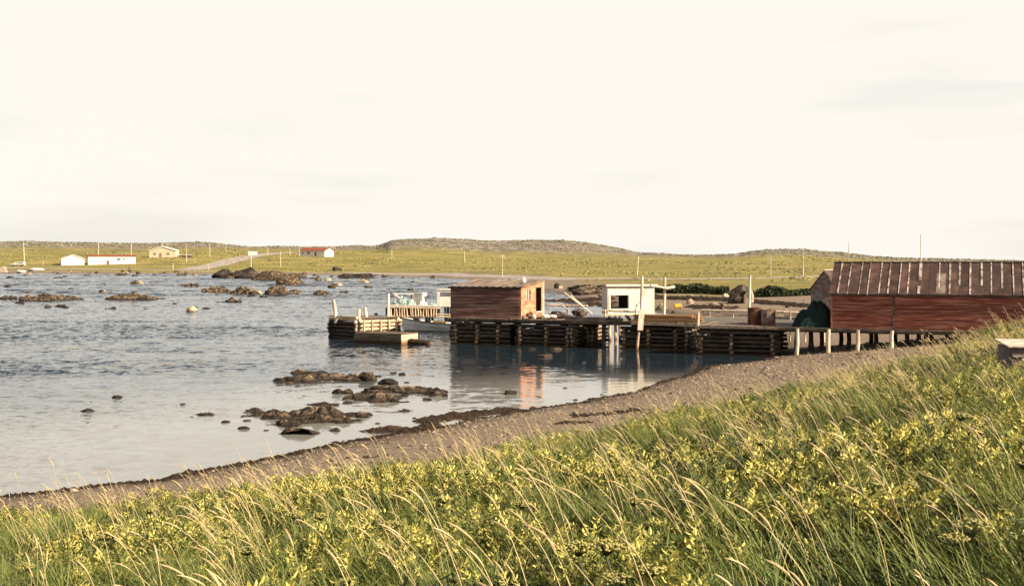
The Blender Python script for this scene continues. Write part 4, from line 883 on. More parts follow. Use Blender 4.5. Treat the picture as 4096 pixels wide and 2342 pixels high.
bt, bax, bsd, bL, bsec = boat('open_boat', 'open grey white boat moored at the wharf with a yellow seat edge', 'boat', (b0.x - .35, b0.y), (b1.x + .9, b1.y - .5), 1.7, 1.12, .66)
c, y = bsec(.62, 6); sgn = -1 if (bsd.y > 0) else 1
bar(bt, 'yellow_board', c + bsd * (y - .12) * sgn + UP * .02, c + bsd * (y - .12) * sgn + bax * 1.15 - UP * .01, .05, .2, 'yellow', side=bsd)
c, y = bsec(.28, 6); bar(bt, 'gear_box', c + bsd * y * .3 * sgn + UP * .0, c + bsd * y * .3 * sgn + bax * .5, .3, .25, 'dark_wood'); c, y = bsec(.48, 6); bar(bt, 'gear_box', c + bsd * y * .5 * sgn, c + bsd * y * .5 * sgn + bax * .4 - UP * .02, .3, .28, 'black')
c, y = bsec(.97, 6); bar(bt, 'outboard_motor', c + bsd * y * .3 * sgn - UP * .05, c + bsd * y * .3 * sgn + bax * .45 + UP * .02, .35, .34, 'white_paint'); bar(bt, 'motor_leg', c + bsd * y * .3 * sgn + bax * .3 - UP * .1, c + bsd * y * .3 * sgn + bax * .38 - UP * .8, .12, .2, 'rust_grey')
#NEXT2
# ------------------------------------------------------------------ rocks
def land_at(px, py):
    """point where the sight line through (px, py) meets the ground or the water"""
    d = EYE * FOC / max(py - HOR, 4)
    for _ in range(25): z = max(0.0, gz((px - CX) / FOC * d, d)); d = 0.5 * d + 0.5 * (EYE - z) * FOC / max(py - HOR, 4)
    return Vector(((px - CX) / FOC * d, d, max(0.0, gz((px - CX) / FOC * d, d))))
_ico = {}
def ico(sub):
    if sub in _ico: return _ico[sub]
    t = (1 + 5 ** .5) / 2
    v = [Vector(p).normalized() for p in ((-1, t, 0), (1, t, 0), (-1, -t, 0), (1, -t, 0), (0, -1, t), (0, 1, t), (0, -1, -t), (0, 1, -t), (t, 0, -1), (t, 0, 1), (-t, 0, -1), (-t, 0, 1))]
    f = [(0, 11, 5), (0, 5, 1), (0, 1, 7), (0, 7, 10), (0, 10, 11), (1, 5, 9), (5, 11, 4), (11, 10, 2), (10, 7, 6), (7, 1, 8), (3, 9, 4), (3, 4, 2), (3, 2, 6), (3, 6, 8), (3, 8, 9), (4, 9, 5), (2, 4, 11), (6, 2, 10), (8, 6, 7), (9, 8, 1)]
    for _ in range(sub):
        c = {}; nf = []
        def mid(a, b):
            k = (min(a, b), max(a, b))
            if k not in c: v.append(((v[a] + v[b]) / 2).normalized()); c[k] = len(v) - 1
            return c[k]
        for a, b, d in f: x, y, z = mid(a, b), mid(b, d), mid(d, a); nf += [(a, x, z), (b, y, x), (d, z, y), (x, y, z)]
        f = nf
    _ico[sub] = (np.array([tuple(p) for p in v]), f); return _ico[sub]
def stone_shape(seed, sub=3, planes=11, rough=.10):
    rg = np.random.default_rng(seed); v, f = ico(sub); v = v.copy()
    for _ in range(planes):
        n = rg.normal(size=3); n[2] = abs(n[2]) * .8; n /= np.linalg.norm(n); h = rg.uniform(.62, .92); v -= np.maximum(0, v @ n - h)[:, None] * n
    k = 1 + rough * fbm(v[:, 0] * 2.4 + seed, v[:, 1] * 2.4 + v[:, 2] * 3.1, 4, seed % 97)
    return v * k[:, None], f
def boulder(px0, px1, pt, pb, label, m='rock', cat='boulder', seed=0, group=None, depth=.8, name='boulder'):
    c = land_at((px0 + px1) / 2, pb); k = c.y / FOC; w = (px1 - px0) * k; h = (pb - pt) * k
    v, f = stone_shape(seed + 100)
    v = v * np.array([w / 2 * 1.06, w / 2 * depth, h * .74]); v[:, 2] += h * .30; v[:, 1] += w * .18
    v[:, :2] = v[:, :2]
    o = solo(name, v + np.array(c), f, m); return tag(o, label, cat, group)
def reef(px0, px1, pyb, pyf, h, label, m='rock', seed=0, cat='reef', group=None, ey=None, n=52, lump=.9):
    if pyf > 1400: h *= .52
    df = EYE * FOC / (pyf - HOR); db = EYE * FOC / (pyb - HOR); ex = (px1 - px0) / 2 * df / FOC * 1.12
    if ey is None: ey = min((db - df) / 2, ex * .8)
    ey = max(ey, .2) * 1.1
    cx = ((px0 + px1) / 2 - CX) / FOC * (df + ey); cy = df + ey * .95
    g = np.linspace(-1, 1, n); X, Y = np.meshgrid(g, g); r2 = X * X + Y * Y
    x, y = X * ex, Y * ey; s = max(.5, min(ex, 3))
    N1 = fbm(x / s * 1.5 + seed * 3.7, y / s * 2.2 + seed, 5, seed); rid = 1 - np.abs(fbm(x / s * 2.4 + seed, y / s * 3.4 - seed, 4, seed + 7)) * 2.2
    Z = h * ((1 - r2) * .95 + lump * (N1 * 2.3 + .42 * (rid - .55)) - .38) - .03
    Z = np.where(Z > 0, np.round(Z / (h * .2)) * (h * .2) * .7 + Z * .3 + .05 * h * fbm(x / s * 9, y / s * 9, 3, seed + 3), Z)
    Z = np.maximum(Z, -.35) - .25 * np.maximum(r2 - .9, 0)
    v = np.stack([cx + x, cy + y, Z], -1).reshape(-1, 3); i = np.arange(n * n).reshape(n, n)
    f = np.stack([i[:-1, :-1], i[:-1, 1:], i[1:, 1:], i[1:, :-1]], -1).reshape(-1, 4)
    f = [tuple(q) for q in f if v[q, 2].max() > -.2]
    o = solo('rock_reef' if cat == 'reef' else 'rock_ledge', v, f, m); return tag(o, label, cat, group)
# near reefs
reef(1160, 1300, 1476, 1497, .22, 'small flat reef behind the left peak of the jagged reef chain', seed=1)
reef(1152, 1400, 1496, 1530, .34, 'low jagged reef with a pale block in its middle', seed=2, ey=2.0)
reef(1330, 1530, 1500, 1528, .30, 'low reef round the foot of the peaked rock', seed=3, ey=1.6)
boulder(1434, 1508, 1482, 1522, 'peaked brown rock standing highest on the jagged reef chain', seed=4)
boulder(1508, 1592, 1513, 1536, 'smooth dark rock just past the peaked rock', 'dark_rock', seed=5)
boulder(1206, 1240, 1494, 1522, 'dark block beside the pale block on the jagged reef', 'dark_rock', seed=6)
boulder(1212, 1260, 1500, 1522, 'pale block among the dark stones of the jagged reef', 'pale_rock', seed=7)
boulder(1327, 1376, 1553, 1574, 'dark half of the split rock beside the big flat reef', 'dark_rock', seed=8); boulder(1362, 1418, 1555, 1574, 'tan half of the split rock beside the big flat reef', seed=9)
reef(1388, 1690, 1566, 1614, .46, 'big flat tan reef, nearer slab with a dark nose', seed=10, ey=1.9)
reef(1445, 1782, 1541, 1590, .44, 'big flat tan reef, farther slab reaching out over the calm water', seed=11, ey=1.9)
boulder(1452, 1480, 1552, 1570, 'small dark stone against the farther flat slab', 'dark_rock', seed=12)
boulder(1768, 1792, 1572, 1585, 'tiny dark stone off the tip of the big flat reef', 'dark_rock', seed=13)
reef(1205, 1362, 1609, 1626, .16, 'thin dark sliver of reef below the split rock', 'dark_rock', seed=14)
reef(1568, 1652, 1633, 1646, .12, 'thin dark sliver of reef near the kelp strip', 'dark_rock', seed=15)
reef(760, 915, 1648, 1672, .22, 'lone tan reef out in the calm water beyond the long dark reef', seed=16)
reef(965, 1110, 1640, 1668, .22, 'dark ridge at the outer end of the long reef', 'dark_rock', seed=17, ey=1.3)
reef(1020, 1300, 1660, 1712, .30, 'long dark reef near the beach, outer part', seed=18, ey=2.3)
reef(1130, 1490, 1655, 1736, .58, 'largest hump of the long reef near the beach', seed=19, ey=2.7)
reef(1430, 1690, 1708, 1734, .16, 'low seaweed covered spit joining the long reef to the beach', 'weed', seed=20, ey=.9)
reef(1676, 1770, 1684, 1706, .24, 'dark flat rock lying close to the beach by itself', 'dark_rock', seed=21)
boulder(2010, 2066, 1557, 1577, 'dark split rock alone in the calm water before the wharf', 'dark_rock', seed=22)
boulder(318, 378, 1634, 1647, 'small dark rock alone in the pale calm water', 'dark_rock', seed=23)
reef(690, 756, 1611, 1621, .10, 'thin dark streak of rock in the calm water', 'dark_rock', seed=24); reef(340, 400, 1600, 1610, .10, 'small dark skerry beyond the lone rock in calm water', 'dark_rock', seed=25)
boulder(440, 486, 1578, 1590, 'small brown rock between the skerries', seed=26)
# middle bay
reef(5, 130, 1176, 1198, .75, 'dark humped outer end of the long skerry', 'dark_rock', seed=27); reef(95, 350, 1180, 1204, .62, 'long flat tan skerry at the edge of the bay', seed=28)
boulder(98, 122, 1186, 1200, 'white stone leaning on the long skerry', 'pale_rock', seed=29)
reef(436, 655, 1166, 1200, .95, 'broad domed tan rock in the middle of the bay', seed=30, lump=.5)
boulder(520, 552, 1119, 1138, 'dark boulder of the pair in the far bay', 'dark_rock', seed=31); boulder(545, 574, 1120, 1137, 'tan boulder of the pair in the far bay', 'pale_rock', seed=32)
reef(728, 806, 1124, 1146, .9, 'brown mound of rock in the far bay', seed=33)
boulder(736, 786, 1223, 1247, 'round pale boulder with a dark side alone in the rippled bay', 'pale_rock', seed=34)
boulder(394, 414, 1157, 1168, 'dark little rock at the head of a low pale bar', 'dark_rock', seed=35); reef(402, 446, 1158, 1169, .28, 'low pale bar behind the dark little rock', 'pale_rock', seed=36)
reef(872, 975, 1192, 1210, .5, 'low tan skerry before the outer crib', seed=37)
reef(1240, 1326, 1165, 1181, .55, 'tan skerry with a dark nose short of the slatted stage', seed=38)
boulder(1293, 1324, 1111, 1125, 'pale rounded boulder, the farther of the two bright ones', 'pale_rock', seed=39); boulder(1324, 1372, 1125, 1145, 'pale rounded boulder, the larger of the two bright ones', 'pale_rock', seed=40)
boulder(1308, 1340, 1136, 1150, 'brown stone at the foot of the larger bright boulder', seed=41)
reef(1352, 1398, 1160, 1171, .35, 'flat tan rock between the bright boulders and the stage', seed=42)
boulder(1626, 1654, 1150, 1161, 'small black rock above the fish tub', 'dark_rock', seed=43); boulder(1454, 1490, 1140, 1151, 'small brown rock behind the slatted stage', seed=44)
boulder(1256, 1284, 1101, 1123, 'upright brown stone near the far shore', seed=45)
reef(424, 470, 1226, 1236, .22, 'thin dark skerry in the rippled water', 'dark_rock', seed=46)
boulder(1496, 1512, 1249, 1259, 'small brown rock beyond the mooring posts', seed=47)
# the rocky point on the far shore
def outcrop(px0, px1, pt, pb, label, m, seed, name='rock_outcrop'):
    o = boulder(px0, px1, pt, pb, label, m, 'outcrop', seed, depth=.55, name=name); return o
outcrop(846, 940, 1074, 1112, 'dark outer block of the rocky point on the far shore', 'dark_rock', 48); outcrop(915, 1040, 1067, 1113, 'highest dark block of the rocky point on the far shore', 'dark_rock', 49)
outcrop(1000, 1150, 1082, 1122, 'grey rubble slope running down from the rocky point', 'rock', 50); outcrop(1080, 1220, 1108, 1140, 'brown tail of the rocky point reaching into the bay', 'rock', 51)
reef(806, 930, 1146, 1170, .8, 'dark stony bar before the rocky point', seed=52); reef(880, 1060, 1150, 1180, 1.0, 'stony tan bar with several blocks before the rocky point', seed=53)
boulder(992, 1026, 1164, 1180, 'black boulder at the end of the stony bar', 'dark_rock', seed=54); boulder(1014, 1048, 1162, 1178, 'bright tan boulder behind the black one on the stony bar', 'pale_rock', seed=55)
outcrop(1052, 1150, 1134, 1180, 'tall tan heap of rock at the end of the stony bar', 'rock', 56); boulder(1148, 1196, 1159, 1178, 'tan stone beside the tall tan heap', seed=57)
outcrop(1345, 1420, 1094, 1114, 'black ledge on the far shore beyond the bright boulders', 'dark_rock', 58, 'rock_ledge'); outcrop(1405, 1505, 1090, 1113, 'long black ledge sloping into the far shore', 'dark_rock', 59, 'rock_ledge')
outcrop(1142, 1228, 1090, 1112, 'brown rubble on the far shore next to the black ledge', 'rock', 60)
outcrop(1322, 1368, 1068, 1084, 'small dark knob of rock in the far meadow', 'dark_rock', 61)
# behind the wharf
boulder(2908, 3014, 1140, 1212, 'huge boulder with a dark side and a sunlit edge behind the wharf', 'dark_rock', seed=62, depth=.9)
boulder(2975, 3016, 1148, 1212, 'pale added rock for the sunlit edge of the huge boulder', 'pale_rock', seed=63)  # extra pale rock paints the boulder's sunlit edge
boulder(2888, 2918, 1170, 1190, 'round pale stone in front of the huge boulder', 'pale_rock', seed=64); boulder(2745, 2775, 1194, 1216, 'pointed pale stone on the beach behind the lumber', 'pale_rock', seed=65)
boulder(2872, 2926, 1208, 1242, 'dark stone with a pale edge on the beach below the huge boulder', 'rock', seed=66); boulder(2840, 2880, 1206, 1226, 'flat pale stone beside the dark edged one', 'pale_rock', seed=67)
boulder(2625, 2672, 1212, 1238, 'pale pinkish stone behind the thin pole', 'pale_rock', seed=68)
boulder(2215, 2245, 1130, 1152, 'dark stone standing in the mud behind the brown shed', 'dark_rock', seed=69); boulder(2232, 2252, 1140, 1153, 'small white stone beside the dark one in the mud', 'pale_rock', seed=70)
outcrop(2290, 2420, 1138, 1178, 'low grey rock hump below the thicket by the white shed', 'rock', 71)
TONE = {'rock': 'brown', 'dark_rock': 'dark', 'pale_rock': 'pale', 'weed': 'weed covered'}
def small_rocks(n, grp, name, cat, where, gen, lab, seed0):
    rnd = random.Random(seed0)
    for k in range(n):
        px, py, w_, hf = gen(rnd); m = rnd.choice(['rock', 'dark_rock', 'rock', 'pale_rock', 'dark_rock', 'dark_rock', 'rock', 'dark_rock']); near = min(where, key=lambda q: abs(q[0] - px))[1]
        sz = 'small' if w_ < 15 else 'long' if hf < .26 else 'chunky'
        boulder(px, px + w_, py - w_ * hf, py, lab % (sz, TONE[m], near), m, cat, seed0 + k, grp, name=name)
def g1(r):
    while True:
        px, py = r.uniform(2180, 3230), r.uniform(1168, 1256)
        if px > 2420 or py > 1180: return px, py, r.uniform(8, 24), r.uniform(.2, .6)
small_rocks(40, 'small stones on the mudflat', 'beach_stone', 'stone', [(2220, 'behind the low rail'), (2340, 'behind the leaning oars'), (2500, 'behind the white shed'), (2660, 'behind the thin pole'), (2760, 'behind the lumber stack'), (2880, 'below the huge boulder'), (3000, 'behind the dark drum'), (3100, 'behind the lighter drum'), (3210, 'near the old grey shed')], g1, '%s %s stone on the mudflat %s', 1200)
def g2(r):
    px = r.uniform(0, 1750); return px, np.interp(px, [0, 600, 1000, 1450, 1800], [1092, 1095, 1099, 1106, 1116]) + r.uniform(-8, 6), r.uniform(7, 22), r.uniform(.2, .6)
small_rocks(60, 'small stones at the far shore', 'shore_stone', 'stone', [(60, 'below the white van'), (150, 'below the upturned boat'), (270, 'below the gabled white building'), (440, 'below the long white building'), (640, 'below the bungalow'), (780, 'at the foot of the gravel road'), (1000, 'by the rocky point'), (1250, 'below the red roofed house'), (1400, 'by the black ledges'), (1600, 'beyond the slatted stage'), (1740, 'beyond the white cabin')], g2, '%s %s stone at the far waterline %s', 1300)
def g3(r):
    py = 1100 + 150 * r.random() ** 1.6; return r.uniform(0, 1750 if py < 1160 else 1250), py, r.uniform(14, 44), r.uniform(.12, .4)
small_rocks(40, 'small rocks awash in the bay', 'awash_rock', 'rock', [(60, 'near the dark humped skerry'), (240, 'near the long tan skerry'), (540, 'near the broad domed rock'), (760, 'near the round pale boulder'), (930, 'before the stony bar'), (1100, 'by the tall tan heap'), (1340, 'near the two bright boulders'), (1560, 'beyond the slatted stage'), (1700, 'beyond the white cabin')], g3, '%s %s rock awash in the bay %s', 1400)
RG = 'small rocks along the near beach water'
for px, py, w_ in [(1130, 1513, 40), (1085, 1524, 60), (1140, 1533, 34), (1615, 1530, 22), (1560, 1493, 30), (1590, 1497, 36), (1370, 1612, 38), (1690, 1600, 40), (1440, 1660, 18), (1500, 1694, 22), (1648, 1672, 18), (1880, 1646, 40), (1930, 1640, 22), (880, 1690, 40), (970, 1684, 34), (950, 1716, 50), (1050, 1722, 24), (2250, 1552, 20), (2290, 1600, 22), (2260, 1614, 20), (2400, 1578, 16), (2110, 1398, 36), (2150, 1426, 60), (2060, 1400, 24), (2200, 1398, 50)]:
    near = min([(890, 'off the long dark reef'), (1110, 'off the jagged reef chain'), (1400, 'beside the big flat reef'), (1600, 'past the big flat reef'), (1860, 'off the kelp strip'), (2100, 'at the foot of the doorway crib'), (2320, 'in front of the beach')], key=lambda q: abs(q[0] - px))[1]; rnd = random.Random(px); m = rnd.choice(['dark_rock', 'weed', 'dark_rock']); boulder(px, px + w_, py - w_ * .22, py, '%s %s rock breaking calm water %s' % ('tiny' if w_ < 22 else 'small' if w_ < 38 else 'flat', TONE[m], near), m, 'rock', 500 + px, RG, name='awash_rock')

# ------------------------------------------------------------------ far shore: houses, car, boats, poles
def house(label, px, py, d, phi, Wd, D, he, hr, gable, wall, roof, wins=(), door=None, chimney=None, cat='house', name='house', s_=1.2):
    Wd, D, he, hr = Wd * s_, D * s_, he * s_, hr * s_; wins = [tuple(q * s_ for q in w) for w in wins]; door = door and tuple(q * s_ for q in door); chimney = chimney and tuple(q * s_ for q in chimney)
    O = at(px, py, d); ph = R(phi); c = Vector((math.cos(ph), math.sin(ph), 0)); bk = Vector((-math.sin(ph), math.cos(ph), 0)); O.z = min(O.z, gz(O.x, O.y) + .3) if abs(O.z - gz(O.x, O.y)) < 1.5 else O.z
    def P(u, b, z): return O + c * u + bk * b + UP * z
    th = thing(name, label, cat, tuple(P(Wd / 2, D / 2, 0)))
    base = -2.0
    if gable:
        for b in (0, D - .2): quadwall(th, 'gable_wall', [P(0, b, base), P(Wd, b, base), P(Wd, b, he), P(Wd / 2, b, hr), P(0, b, he)], wall, bk * .2)
        for u in (.002, Wd - .202): quadwall(th, 'side_wall', [P(u, .21, base), P(u, D - .21, base), P(u, D - .21, he), P(u, .21, he)], wall, c * .2)
        s = (hr - he) / (Wd / 2); o = .45
        quadwall(th, 'roof', [P(-o, -o, he - s * o + .05), P(Wd / 2, -o, hr + .05), P(Wd / 2, D + o, hr + .05), P(-o, D + o, he - s * o + .05)], roof, UP * .18); quadwall(th, 'roof', [P(Wd + o, -o, he - s * o + .05), P(Wd / 2 + .01, -o, hr + .05), P(Wd / 2 + .01, D + o, hr + .05), P(Wd + o, D + o, he - s * o + .05)], roof, UP * .18)
        bar(th, 'barge_board', P(-o, -o - .06, he - s * o + .12), P(Wd / 2, -o - .06, hr + .14), .06, .28, 'white_paint', side=bk); bar(th, 'barge_board', P(Wd + o, -o - .06, he - s * o + .12), P(Wd / 2, -o - .06, hr + .14), .06, .28, 'white_paint', side=bk)
    else:
        for u in (0, Wd - .2): quadwall(th, 'gable_wall', [P(u, 0, base), P(u, D, base), P(u, D, he), P(u, D / 2, hr), P(u, 0, he)], wall, c * .2)
        for b in (.002, D - .202): quadwall(th, 'front_wall' if b < 1 else 'back_wall', [P(.21, b, base), P(Wd - .21, b, base), P(Wd - .21, b, he), P(.21, b, he)], wall, bk * .2)
        s = (hr - he) / (D / 2); o = .4
        quadwall(th, 'roof', [P(-o, -o, he - s * o + .05), P(Wd + o, -o, he - s * o + .05), P(Wd + o, D / 2, hr + .05), P(-o, D / 2, hr + .05)], roof, UP * .18); quadwall(th, 'roof', [P(-o, D + o, he - s * o + .05), P(Wd + o, D + o, he - s * o + .05), P(Wd + o, D / 2 + .01, hr + .05), P(-o, D / 2 + .01, hr + .05)], roof, UP * .18)
    for (u, z, w_, h_) in wins:
        wn_ = quadwall(th, 'window', [P(u - .1, -.05, z - .1), P(u + w_ + .1, -.05, z - .1), P(u + w_ + .1, -.05, z + h_ + .1), P(u - .1, -.05, z + h_ + .1)], 'white_paint', bk * .04)
        quadwall(wn_, 'pane', [P(u, -.07, z), P(u + w_, -.07, z), P(u + w_, -.07, z + h_), P(u, -.07, z + h_)], 'glass', bk * .015)
    if door: u, w_, h_ = door; quadwall(th, 'door', [P(u, -.06, 0), P(u + w_, -.06, 0), P(u + w_, -.06, h_), P(u, -.06, h_)], 'dark_red_board', bk * .05)
    if chimney: u, b, h_ = chimney; bar(th, 'chimney', P(u, b, he), P(u, b, hr + h_), .7, .7, 'pale_batten', side=c)
    return th
house('white gabled building with a red roof beside the long white one', 245, 1062, 622, 25, 9.9, 8.5, 3.1, 4.9, True, 'white_paint', 'red_roof')
house('long low white building with a thin red roof and small openings', 352, 1060, 628, 22, 20.8, 9.5, 4.0, 4.6, False, 'white_paint', 'red_roof', wins=((12.5, 2.2, 1.8, 1.0), (15.2, 2.4, .9, .8)), door=(8.0, 1.2, 2.1))
house('beige gabled bungalow on the slope with a white chimney', 597, 1028, 700, 6, 13.2, 9, 3.5, 5.4, True, 'beige_wall', 'white_paint', wins=((2, 1.2, 1.4, 1.2), (8.6, 1.2, 1.6, 1.2)), door=(5.0, 1.1, 2.1), chimney=(6.2, 2, 1.9))
house('red roofed house with a bright white end on the hillside', 1200, 1023, 720, -24, 15.4, 8.4, 2.6, 4.1, False, 'white_paint', 'red_roof', wins=((1.2, 1.0, 1.0, 1.0), (4.4, .9, 1.8, 1.3)), door=(9.2, 1.0, 2.0))
house('tiny white hut at the top of the gravel road', 994, 1017, 735, 10, 4.3, 4, 1.2, 1.9, False, 'white_paint', 'white_paint', cat='hut', name='hut')
house('low grey lean-to beside the beige bungalow', 716, 1028, 705, 6, 6, 4, .9, 1.3, False, 'dark_wood', 'pale_batten', cat='hut', name='hut')
def car():
    O = at(40, 1060, 612); O.z = gz(O.x, O.y) - .05; c = Vector((1, 0.1, 0)).normalized(); e = Vector((-.1, 1, 0)).normalized()
    def P(u, b, z): return O + c * u + e * b + UP * z
    def P(u, b, z): return O + c * u * 1.18 + e * b * 1.18 + UP * z * 1.18
    th = thing('parked_van', 'white van parked by the far shore track', 'van', tuple(P(3, .9, 0)))
    prof = [(0, .45), (0, 1.0), (1.5, 1.18), (2.3, 2.0), (6.1, 2.1), (6.4, 1.3), (6.4, .45)]
    quadwall(th, 'body', [P(u, 0, z) for u, z in prof], 'white_paint', e * 1.9)
    quadwall(th, 'side_window', [P(2.2, -.02, 1.25), P(3.2, -.02, 1.25), P(3.2, -.02, 1.85), P(2.55, -.02, 1.85)], 'glass', e * .015); quadwall(th, 'side_window', [P(3.4, -.02, 1.25), P(5.9, -.02, 1.25), P(5.8, -.02, 1.85), P(3.4, -.02, 1.85)], 'glass', e * .015)
    quadwall(th, 'lower_shade', [P(.05, -.025, .47), P(6.35, -.025, .47), P(6.35, -.025, .95), P(.05, -.025, .9)], 'grey_board', e * .02)  # grey strip paints the shade along the van's lower side
    for u in (1.2, 5.0):
        v = []; n = 14
        for b in (-.06, .18):
            for k in range(n): a = 2 * math.pi * k / n; v.append(tuple(P(u + .36 * math.cos(a), b, .36 + .36 * math.sin(a))))
        mesh('wheel', v, [tuple(range(n)), tuple(range(n, 2 * n))[::-1]] + [(k, n + k, n + (k + 1) % n, (k + 1) % n) for k in range(n)], 'black', th)
car()
def upturned(label, px0, px1, py, d, h, m='white_paint'):
    a = at(px0, py, d); b = at(px1, py, d); Lb = (b - a).length; v = []; f = []; n, q = 12, 6
    for i in range(n + 1):
        t = i / n; wdt = .9 * math.sin(math.pi * min(t * .93 + .06, 1)) ** .6; hh = h * math.sin(math.pi * min(max(t * .9 + .06, 0), 1)) ** .5
        for k in range(q + 1): an = math.pi * k / q; v.append((a.x + t * Lb, a.y + .9 - wdt * math.cos(an), gz(a.x, a.y) + hh * math.sin(an) ** .8 - .05))
    for i in range(n):
        for k in range(q): j = i * (q + 1) + k; f.append((j, j + q + 1, j + q + 2, j + 1))
    th = thing('upturned_boat', label, 'boat', ((a.x + b.x) / 2, a.y, gz(a.x, a.y)), 'boats drawn up on the far shore')
    mesh('hull', v, f, m, th, smooth=True)
    bar(th, 'keel', (a.x + .2 * Lb, a.y + .9, gz(a.x, a.y) + h - .06), (a.x + .85 * Lb, a.y + .9, gz(a.x, a.y) + h - .06), .08, .1, m)
upturned('white upturned boat on the grass below the white van', 115, 176, 1078, 572, 1.0); upturned('shorter white upturned boat at the edge of the far water', 64, 102, 1086, 560, .8)
boulder(-30, 30, 1054, 1080, 'large pale mound of rock by the far shore at the picture edge', 'pale_rock', seed=72)
def upole(px, top, base, label, d=None, arm=True, r=.11, lean=0, grp='wooden utility poles'):
    if d is None:
        p = land_at(px, base) if base > HOR + 8 else at(px, base, 620)
    else: p = at(px, base, d)
    gzv = gz(p.x, p.y); d = p.y; zt = EYE - (top - HOR) / FOC * d
    th = thing('utility_pole', label, 'pole', (p.x, p.y, gzv), grp)
    log(th, 'pole', (p.x, p.y, gzv - .3), (p.x + lean / FOC * d, p.y, zt), r * max(1, d / 380), 'pale_pole')
    if arm: bar(th, 'cross_arm', (p.x + lean / FOC * d - .7, p.y - .15, zt - .5), (p.x + lean / FOC * d + .7, p.y - .15, zt - .5), .1, .12, 'pale_pole')
PL = [(97, 968, 1036, 'utility pole standing behind the white van', 660, -3), (393, 972, 1021, 'utility pole rising behind the long white building', 680, 0), (525, 956, 1010, 'thin tall mast between the long building and the bungalow', 720, 0), (839, 972, 1016, 'utility pole on the slope past the beige bungalow', 720, 0),
      (1004, 1003, 1066, 'utility pole at the rocky point in front of the tiny hut', 510, 0), (1071, 988, 1018, 'utility pole on the hillside past the gravel road', 740, 0), (1159, 992, 1021, 'utility pole short of the red roofed house', 745, 0), (1197, 987, 1026, 'utility pole at the corner of the red roofed house', 716, 0),
      (1567, 1000, 1019, 'small distant pole at the foot of the big hill', 700, 0), (1858, 1004, 1026, 'small distant pole below the middle of the big hill', 650, 0), (2010, 1018, 1101, 'utility pole standing behind the brown shed', 335, 0), (2549, 1025, 1110, 'slightly leaning utility pole above the white shed', 300, 5),
      (3083, 1022, 1104, 'utility pole in the meadow above the drums', 318, 0), (3212, 1003, 1113, 'utility pole in the meadow next to the old grey shed', 280, 2), (3395, 970, 1060, 'utility pole showing above the red shed roof near its end', 300, 0), (3683, 936, 1062, 'tallest utility pole rising behind the red shed roof', 250, 0)]
for px, t, b, lab, d, ln in PL: upole(px, t, b, lab, d, arm=(px in (97, 393, 839, 2010)), lean=ln)
for px, t, b, lab, d in [(692, 1053, 1079, 'short white post at the foot of the gravel road', 572), (835, 1057, 1080, 'short white post on the near side of the gravel road', 572), (172, 1040, 1055, 'short white post behind the white gabled building', 625), (746, 984, 1012, 'faint grey pole far behind the bungalow', 650), (1122, 1005, 1021, 'short fence post below the hillside poles', 600), (904, 975, 1000, 'faint grey pole on the ridge past the bungalow', 800)]:
    p = at(px, b, d); z0 = gz(p.x, p.y); post('marker_post', lab, 'post', (p.x, p.y, z0 - .2), (p.x, p.y, EYE - (t - HOR) / FOC * d), .15)

# ------------------------------------------------------------------ thickets behind the beach
def thicket(label, pts, hgt, seed, n=5200):
    rg = np.random.default_rng(seed); P = [land_at(a, b) for a, b in pts]; V = []; F = []
    seg = np.array([(p.x, p.y, p.z) for p in P]); t = rg.random(n) * (len(P) - 1); i = t.astype(int).clip(0, len(P) - 2); u = (t - i)[:, None]
    c = seg[i] * (1 - u) + seg[i + 1] * u
    w_ = np.interp(t, np.linspace(0, len(P) - 1, len(hgt)), hgt)
    bump_ = .74 + .55 * (fbm(c[:, 0] * .45, c[:, 1] * .1 + seed, 4, seed) + .30)
    r = rg.random(n) ** .45; a = rg.random(n) * math.pi; hh = w_ * bump_
    dep = hh * 2.0 * r * np.cos(a); zz = hh * r * np.sin(a)
    c = c + np.stack([rg.normal(0, .3, n), dep + hh, zz], 1)
    for k in range(n):
        s_ = rg.uniform(.09, .22); d1_ = rg.normal(size=3); d1_ /= np.linalg.norm(d1_); d2_ = np.cross(d1_, rg.normal(size=3)); d2_ /= np.linalg.norm(d2_)
        V += [c[k] - d1_ * s_, c[k] + d2_ * s_ * .6, c[k] + d1_ * s_, c[k] - d2_ * s_ * .6]; F.append((4 * k, 4 * k + 1, 4 * k + 2, 4 * k + 3))
    th = thing('thicket', label, 'bushes', tuple(seg.mean(0)))
    mesh('foliage', V, F, 'shrub', th)
    for k in range(14):
        j = rg.integers(0, n); b = Vector(c[j]); g0 = gz(b.x, b.y); log(th, 'stem', (b.x, b.y, g0 - .1), (b.x + rg.normal(0, .2), b.y, max(b.z, g0 + .3)), .03, 'dark_wood')
thicket('dark green thicket on the beach edge between the two small sheds', [(2285, 1158), (2340, 1168), (2420, 1170)], [.5, 1.7, 1.5], 3)
thicket('long dark green thicket between the white shed and the huge boulder', [(2600, 1168), (2700, 1172), (2800, 1172), (2915, 1178)], [.9, 1.2, 1.15, 1.35], 5, 7500)
thicket('dark green thicket between the huge boulder and the old grey shed', [(3010, 1188), (3090, 1186), (3160, 1184), (3250, 1180)], [.7, 1.25, .95, 1.0], 8, 6500)

